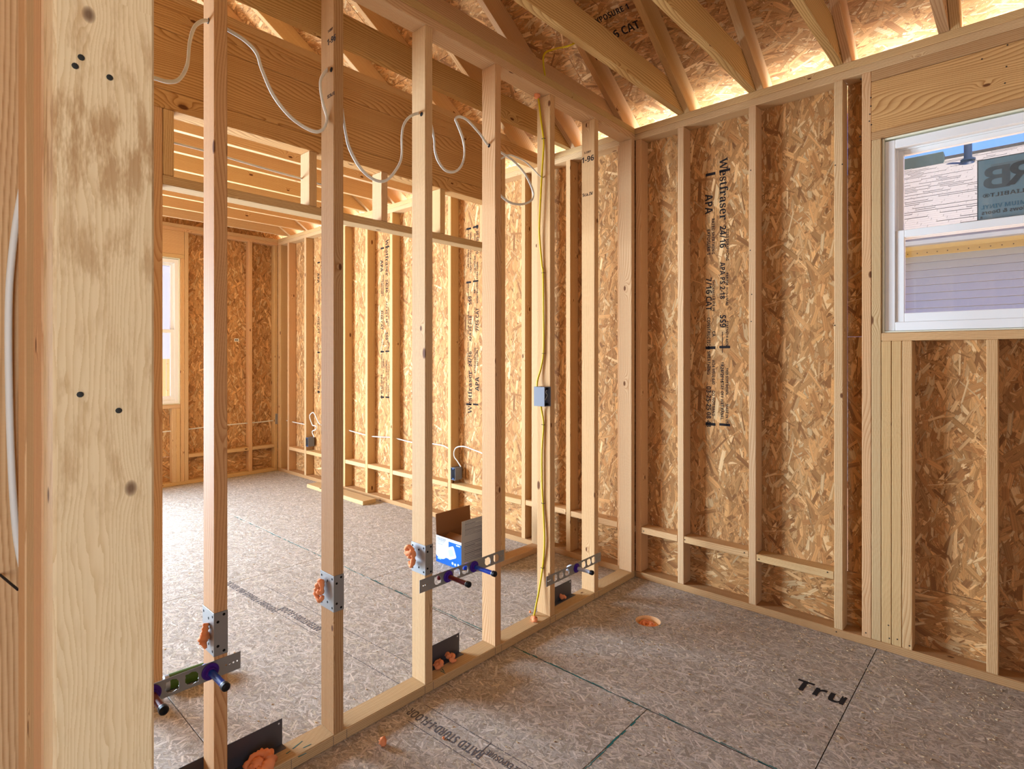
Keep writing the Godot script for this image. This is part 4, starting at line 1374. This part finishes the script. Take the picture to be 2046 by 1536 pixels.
func build_drain() -> void:
	# a sleeve in the round hole, packed with curls of foam up to just below the floor
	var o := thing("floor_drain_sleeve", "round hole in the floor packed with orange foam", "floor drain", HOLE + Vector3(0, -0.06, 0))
	var st := new_st()
	lathe(st, Vector3.ZERO, Vector3.UP, [[0.0, 0.060], [0.058, 0.0615], [0.0585, 0.0634], [0.0, 0.0634]], 28)
	obj("sleeve", st.commit(), matte(Color(0.97, 0.80, 0.58), 0.8), o)
	st = new_st()
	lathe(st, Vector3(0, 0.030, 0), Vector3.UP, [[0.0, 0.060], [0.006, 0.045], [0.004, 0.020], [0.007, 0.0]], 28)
	obj("foam_bed", st.commit(), matte(Color(0.98, 0.76, 0.48), 0.8), o)  # paler than the curls, the colour stands in for the glow from below
	var curls: Array = []
	for i in 15:
		var t := i * 0.95
		var r := 0.046 - 0.0024 * i
		curls.append(Vector3(cos(t) * r, 0.038 + 0.004 * sin(i * 2.1), sin(t) * r))
	st = new_st()
	tube(st, smooth(curls, 6), 0.0085, 10)
	obj("foam_curl", st.commit(), M.foam, o)

# ---------------------------------------------------------------- loose things
func rounded(p: Vector2, c: Vector2, half: Vector2, r: float, turn: float) -> float:
	var q := (p - c).rotated(turn).abs() - half + Vector2(r, r)
	return Vector2(maxf(q.x, 0), maxf(q.y, 0)).length() + minf(maxf(q.x, q.y), 0.0) - r

func carton_print(side: int) -> ImageTexture:
	# flat print of the carton: white field, blue field, a fan grille, lines of small print
	var w := 256
	var h := 192
	var data := PackedByteArray()
	data.resize(w * h * 3)
	for y in h:
		for x in w:
			var p := Vector2(x / float(w), y / float(h))
			var c := Color(0.80, 0.83, 0.88)
			if side == 1:
				c = Color(0.66, 0.66, 0.67)
			var blue := p.x > 0.5 and p.y > 0.10 or p.y > 0.74
			if side == 0 and (p - Vector2(0.20, 0.60)).length() < 0.24 and p.x < 0.52:
				blue = false
			if side == 1:
				blue = (p.x + (p.y - 0.5) * 0.8 > 1.02) or p.x > 0.93
			if blue:
				c = Color(0.05, 0.30, 0.60).lerp(Color(0.10, 0.42, 0.72), p.x * 0.5)
			var centre := Vector2(0.60, 0.50) if side == 0 else Vector2(0.98, 0.62)
			var k := Vector2(p.x * 1.35, p.y)
			var d := rounded(k, Vector2(centre.x * 1.35, centre.y), Vector2(0.22, 0.22), 0.07, 0.4)
			if d < 0.0:
				c = Color(0.90, 0.91, 0.92)
				var d2 := rounded(k, Vector2(centre.x * 1.35, centre.y), Vector2(0.13, 0.13), 0.02, 0.4)
				if d2 < 0.0:
					var g := (k.rotated(0.4).x + k.rotated(0.4).y * 0.2) * 60.0
					c = Color(0.58, 0.62, 0.66) if g - floorf(g) < 0.5 else Color(0.74, 0.77, 0.80)
			# small print as bars
			if side == 0:
				for row in 5:
					var yy := 0.08 + row * 0.055
					if absf(p.y - yy) < (0.016 if row < 2 else 0.010) and p.x > 0.05 and p.x < 0.40 - 0.03 * row and fmod(p.x * 37.0 + row, 1.0) < 0.72:
						c = Color(0.25, 0.28, 0.34)
				if absf(p.y - 0.85) < 0.03 and p.x > 0.06 and p.x < 0.2:
					c = Color(0.55, 0.75, 0.88)
				if absf(p.y - 0.16) < 0.02 and p.x > 0.80 and p.x < 0.95:
					c = Color(0.85, 0.90, 0.94)
				for q in [Vector2(0.66, 0.86), Vector2(0.76, 0.88), Vector2(0.88, 0.86)]:
					if Vector2((p.x - q.x) * 1.35, p.y - q.y).length() < 0.05:
						c = Color(0.75, 0.85, 0.92)
			else:
				for row in 11:
					var yy := 0.06 + row * 0.065
					if absf(p.y - yy) < (0.014 if row in [2, 6] else 0.008) and p.x > 0.08 and p.x < 0.55 + 0.2 * sin(row * 2.1) and fmod(p.x * 31.0 + row * 0.37, 1.0) < 0.75:
						c = Color(0.33, 0.34, 0.37)
			var at := (y * w + x) * 3
			data[at] = int(c.r * 255)
			data[at + 1] = int(c.g * 255)
			data[at + 2] = int(c.b * 255)
	return bytes_image(w, h, data)

func printed_sheet(parent: Node, called: String, corner: Vector3, u: Vector3, v: Vector3, n: Vector3, mat: Material) -> void:
	# thin print on a face, from its upper left corner along u and down v
	var st := new_st()
	var e := n * 0.0006
	var a := corner + e
	tri(st, a, a + u, a + u + v, n, Vector2(0, 0), Vector2(1, 0), Vector2(1, 1))
	tri(st, a, a + u + v, a + v, n, Vector2(0, 0), Vector2(1, 1), Vector2(0, 1))
	obj(called, st.commit(), mat, parent)

func build_loose() -> void:
	var o := thing("cardboard_box", "open blue and white printed cardboard box with two raised flaps", "box", Vector3(-1.115, 0.0005, 0.343))
	var wx := 0.248
	var h := 0.175
	var wz := 0.312
	var t := 0.004
	plain_box(o, "side_panel", Vector3(0, 0, 0), Vector3(t, h, wz), M.cardboard, 0.0008)
	plain_box(o, "side_panel", Vector3(wx - t, 0, 0), Vector3(wx, h, wz), M.cardboard, 0.0008)
	plain_box(o, "end_panel", Vector3(t, 0, 0), Vector3(wx - t, h, t), M.cardboard, 0.0008)
	plain_box(o, "end_panel", Vector3(t, 0, wz - t), Vector3(wx - t, h, wz), M.cardboard, 0.0008)
	plain_box(o, "base_panel", Vector3(t, 0, t), Vector3(wx - t, t, wz - t), M.cardboard, 0.0008)
	var f := plain_box(o, "flap", Vector3(-t / 2, -0.0, -wz / 2), Vector3(t / 2, 0.136, wz / 2), M.cardboard, 0.0008)
	f.position = Vector3(t / 2 - 0.004, h + 0.068, wz / 2)
	f.rotation.z = 0.06
	f = plain_box(o, "flap", Vector3(-t / 2, -0.0, -wz / 2), Vector3(t / 2, 0.136, wz / 2), M.cardboard, 0.0008)
	f.position = Vector3(wx - t / 2 + 0.003, h + 0.068, wz / 2)
	f.rotation.z = -0.04
	printed_sheet(f, "print", Vector3(t / 2, 0.068, wz / 2), Vector3(0, 0, -wz), Vector3(0, -0.136, 0), Vector3(1, 0, 0), textured(carton_print(1), Color(1, 1, 1), 0.5))
	f = plain_box(o, "flap", Vector3(-wx / 2 + 0.006, -t / 2, -0.06), Vector3(wx / 2 - 0.006, t / 2, 0.06), M.cardboard, 0.0008)
	f.position = Vector3(wx / 2, h - 0.030, wz - 0.062)
	f.rotation.x = 0.42
	printed_sheet(o, "print", Vector3(0, h, wz), Vector3(wx, 0, 0), Vector3(0, -h, 0), Vector3(0, 0, 1), textured(carton_print(0), Color(1, 1, 1), 0.5))
	printed_sheet(o, "print", Vector3(wx, h, wz), Vector3(0, 0, -wz), Vector3(0, -h, 0), Vector3(1, 0, 0), textured(carton_print(1), Color(1, 1, 1), 0.5))

	# a spray can lying on the floor behind the bracket
	var ca := on_y(326, 1366, 0.031)
	var cb := on_y(420, 1334, 0.031)
	var dir := (cb - ca)
	dir.y = 0
	dir = dir.normalized()
	var can := thing("spray_can", "green and gold spray can lying on the floor behind the pipe bracket", "spray can", Vector3(ca.x, 0.0305, ca.z))
	var st := new_st()
	lathe(st, Vector3.ZERO, dir, [[0.0, 0.0], [0.0, 0.026], [0.004, 0.030], [0.020, 0.030]], 24)
	lathe(st, Vector3.ZERO, dir, [[0.205, 0.030], [0.215, 0.029], [0.225, 0.020], [0.228, 0.012], [0.228, 0.0]], 24)
	obj("metal_ends", st.commit(), M.steel, can)
	st = new_st()
	lathe(st, Vector3.ZERO, dir, [[0.020, 0.0302], [0.170, 0.0302]], 24)
	obj("green_label", st.commit(), matte(Color(0.24, 0.34, 0.10), 0.35), can)
	st = new_st()
	lathe(st, Vector3.ZERO, dir, [[0.170, 0.0302], [0.205, 0.0302]], 24)
	obj("gold_band", st.commit(), matte(Color(0.75, 0.58, 0.22), 0.35), can)
	st = new_st()
	lathe(st, Vector3.ZERO, dir, [[0.226, 0.010], [0.250, 0.010], [0.254, 0.006], [0.254, 0.0]], 16)
	obj("nozzle", st.commit(), M.cap, can)

	# a cut board on the floor of the wide room
	var p0 := on_y(613, 974, 0)
	var p1 := on_y(725, 1010, 0)
	var bd := thing("loose_board", "short pale board lying loose on the floor by the far wall", "board", (p0 + p1) * 0.5)
	var along := (p1 - p0)
	var l := along.length()
	var bm := obj("plank", board_mesh(Vector3(0.14, T, l), 2), M.grey_pine, bd)
	var yaw := atan2(along.x, along.z)
	bm.position = Vector3(0, T * 0.5 + 0.0005, 0) + Basis(Vector3.UP, yaw) * Vector3(0.07, 0, 0)
	bm.rotation.y = yaw
	if bm.position.z > 0:
		bm.position = Vector3(0, T * 0.5 + 0.0005, 0) - Basis(Vector3.UP, yaw) * Vector3(0.07, 0, 0)

	# small sticker and nail plate on the back wall
	var s := thing("paper_label", "small white printed label stapled on the far strand board", "label", on_x(468, 676, XE - W + 0.0006))
	plain_box(s, "sheet", Vector3(-0.0002, -0.035, -0.05), Vector3(0.0004, 0.0, 0.0), matte(Color(0.86, 0.85, 0.80), 0.8), 0.0)
	plain_box(s, "print", Vector3(0.0004, -0.024, -0.040), Vector3(0.0008, -0.010, -0.024), M.ink, 0.0)
	plain_box(s, "print", Vector3(0.0004, -0.024, -0.020), Vector3(0.0008, -0.010, -0.008), M.ink, 0.0)
	var np := thing("nail_plate", "small steel nail plate on the far corner stud", "metal plate", on_x(553, 847, XE + 0.0006))
	plain_box(np, "plate", Vector3(0, 0, -0.02), Vector3(0.0015, 0.125, 0.018), M.steel, 0.0004)

# ---------------------------------------------------------------- outside
func build_outside() -> void:
	var g := structure("ground", "bare tan dirt lot around the house", "ground")
	plain_box(g, "soil", Vector3(-60, -0.7, -60), Vector3(60, -0.5, 60), M.dirt, 0.0)
	var n := thing("neighbour_house", "neighbouring house with pale shingle roof and lap siding seen through the window", "house", Vector3(0, -0.5, -6.0))
	var x0 := -7.0
	var x1 := 9.0
	var eave := 3.26
	plain_box(n, "wall", Vector3(x0, 0, -8.0), Vector3(x1, eave, -0.03), M.cardboard, 0.0)  # brown shows in the siding gaps as painted shadow lines of the laps
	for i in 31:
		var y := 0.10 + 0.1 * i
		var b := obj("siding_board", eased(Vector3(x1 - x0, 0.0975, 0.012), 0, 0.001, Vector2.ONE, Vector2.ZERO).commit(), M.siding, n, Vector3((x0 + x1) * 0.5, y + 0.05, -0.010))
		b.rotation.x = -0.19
	plain_box(n, "frieze_strip", Vector3(x0, eave - 0.075, -0.012), Vector3(x1, eave, 0.020), M.soffit, 0.002)
	for i in 60:
		var st := new_st()
		lathe(st, Vector3(-2.0 + i * 0.105, eave - 0.038, 0.0195), Vector3(0, 0, 1), [[0.0, 0.007], [0.0015, 0.007], [0.0015, 0.0]], 8)
		obj("vent_hole", st.commit(), M.hole, n)
	plain_box(n, "soffit", Vector3(x0, eave, -0.03), Vector3(x1, eave + 0.02, 0.40), M.soffit, 0.002)
	plain_box(n, "gutter", Vector3(x0, eave - 0.005, 0.401), Vector3(x1, eave + 0.115, 0.50), M.gutter, 0.004)
	var pitch := 0.5
	var a := atan(pitch)
	var top := eave + 0.13
	var run := 4.0
	plain_box(n, "roof_deck", Vector3(x0, top - 0.12, -3.75), Vector3(x1, top - 0.04, 0.30), M.shingle_dark, 0.0)
	var r := RandomNumberGenerator.new()
	r.seed = 5
	var rows := 44
	var dec := n.get_child(n.get_child_count() - 1)
	dec.position += Vector3(0, (run * pitch) * 0.5 - 0.02, 0)
	dec.rotation.x = a
	for i in rows:
		var z := 0.46 - run * i / rows
		var y := top + (0.46 - z) * pitch
		var st := new_st()
		eased(Vector3(x1 - x0, 0.004, run / rows / cos(a) + 0.02), 0, 0.0, Vector2.ONE, Vector2.ZERO, st)
		obj("shingle_course", st.commit(), M.shingle_dark, n, Vector3((x0 + x1) * 0.5, y, z)).rotation.x = a
		st = new_st()
		var x := x0
		while x < x1:
			var w := r.randf_range(0.10, 0.34)
			if x > -4.0 and x < 5.5:
				var short := 0.034 if r.randf() < 0.38 else 0.004
				var d := run / rows / cos(a) - short
				eased(Vector3(w - 0.004, 0.006, d), 0, 0.0, Vector2.ONE, Vector2.ZERO, st, Vector3(x + w * 0.5 - (x0 + x1) * 0.5, 0.005, -short * 0.5))
			x += w
		var tabs := obj("shingle_tabs", st.commit(), M.shingle, n, Vector3((x0 + x1) * 0.5, y, z))
		tabs.rotation.x = a
		tabs.set_meta("kind", "stuff")
	var rz := 0.46 - run
	var ry := top + run * pitch
	plain_box(n, "ridge_cap", Vector3(x0, ry - 0.02, rz - 0.10), Vector3(x1, ry + 0.035, rz + 0.06), M.shingle_dark, 0.004)
	# roof vent and pipe
	var v := on_z(1797, 341, -9.25) - n.position
	plain_box(n, "roof_vent", v + Vector3(0, -0.25, -0.3), v + Vector3(0.64, 0.20, 0.0), matte(Color(0.20, 0.25, 0.23), 0.6), 0.01)
	var p := on_z(1934, 337, -8.9) - n.position
	var ps := new_st()
	lathe(ps, p + Vector3(0, -0.15, 0), Vector3.UP, [[0.0, 0.0], [0.0, 0.16], [0.15, 0.115], [0.28, 0.075], [0.28, 0.10], [0.31, 0.10], [0.31, 0.055], [1.1, 0.055], [1.1, 0.0]], 20)
	obj("vent_pipe", ps.commit(), matte(Color(0.05, 0.13, 0.24), 0.45), n)

	# beyond the far window
	var h2 := thing("distant_house", "pale two-storey house across the lot seen through the far window", "house", Vector3(-34, -0.5, -4))
	plain_box(h2, "wall", Vector3(-8, 0, -12), Vector3(0, 8.5, 10), matte(Color(0.55, 0.58, 0.64), 0.8), 0.01)
	for z in [-6.0, -2.0, 2.2]:
		for y in [1.2, 4.6]:
			plain_box(h2, "window", Vector3(0.0, y, z), Vector3(0.06, y + 1.6, z + 1.2), matte(Color(0.16, 0.24, 0.34), 0.2), 0.005)
			plain_box(h2, "window_bar", Vector3(0.06, y + 0.76, z), Vector3(0.08, y + 0.84, z + 1.2), M.vinyl, 0.005)
	plain_box(h2, "roof", Vector3(-8.5, 8.5, -12.5), Vector3(0.5, 8.9, 10.5), M.shingle_dark, 0.01)
	var fe := thing("wood_fence", "plank fence in front of the distant house", "fence", Vector3(-22, -0.5, -10))
	for i in 60:
		plain_box(fe, "plank", Vector3(0, 0, i * 0.3), Vector3(0.03, 1.8, i * 0.3 + 0.285), M.old_pine, 0.004)
	var pl := thing("lumber_pile", "grey stack of material lying on the dirt lot outside", "pile", Vector3(-15, -0.5, -1.5))
	plain_box(pl, "stack", Vector3(0, 0, 0), Vector3(1.2, 0.6, 3.0), matte(Color(0.45, 0.46, 0.50), 0.8), 0.02)
	plain_box(pl, "stack", Vector3(0.1, 0.6, 0.2), Vector3(1.1, 0.9, 2.6), matte(Color(0.62, 0.60, 0.58), 0.8), 0.02)

func _ready() -> void:
	rng.seed = 20
	light_and_camera()
	make_materials()
	build_floor()
	build_wall_right()
	build_partition()
	build_closet_wall()
	build_wall_back()
	build_doorway()
	build_far_walls()
	build_roof()
	build_windows()
	build_outside()
	build_services()
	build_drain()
	build_loose()
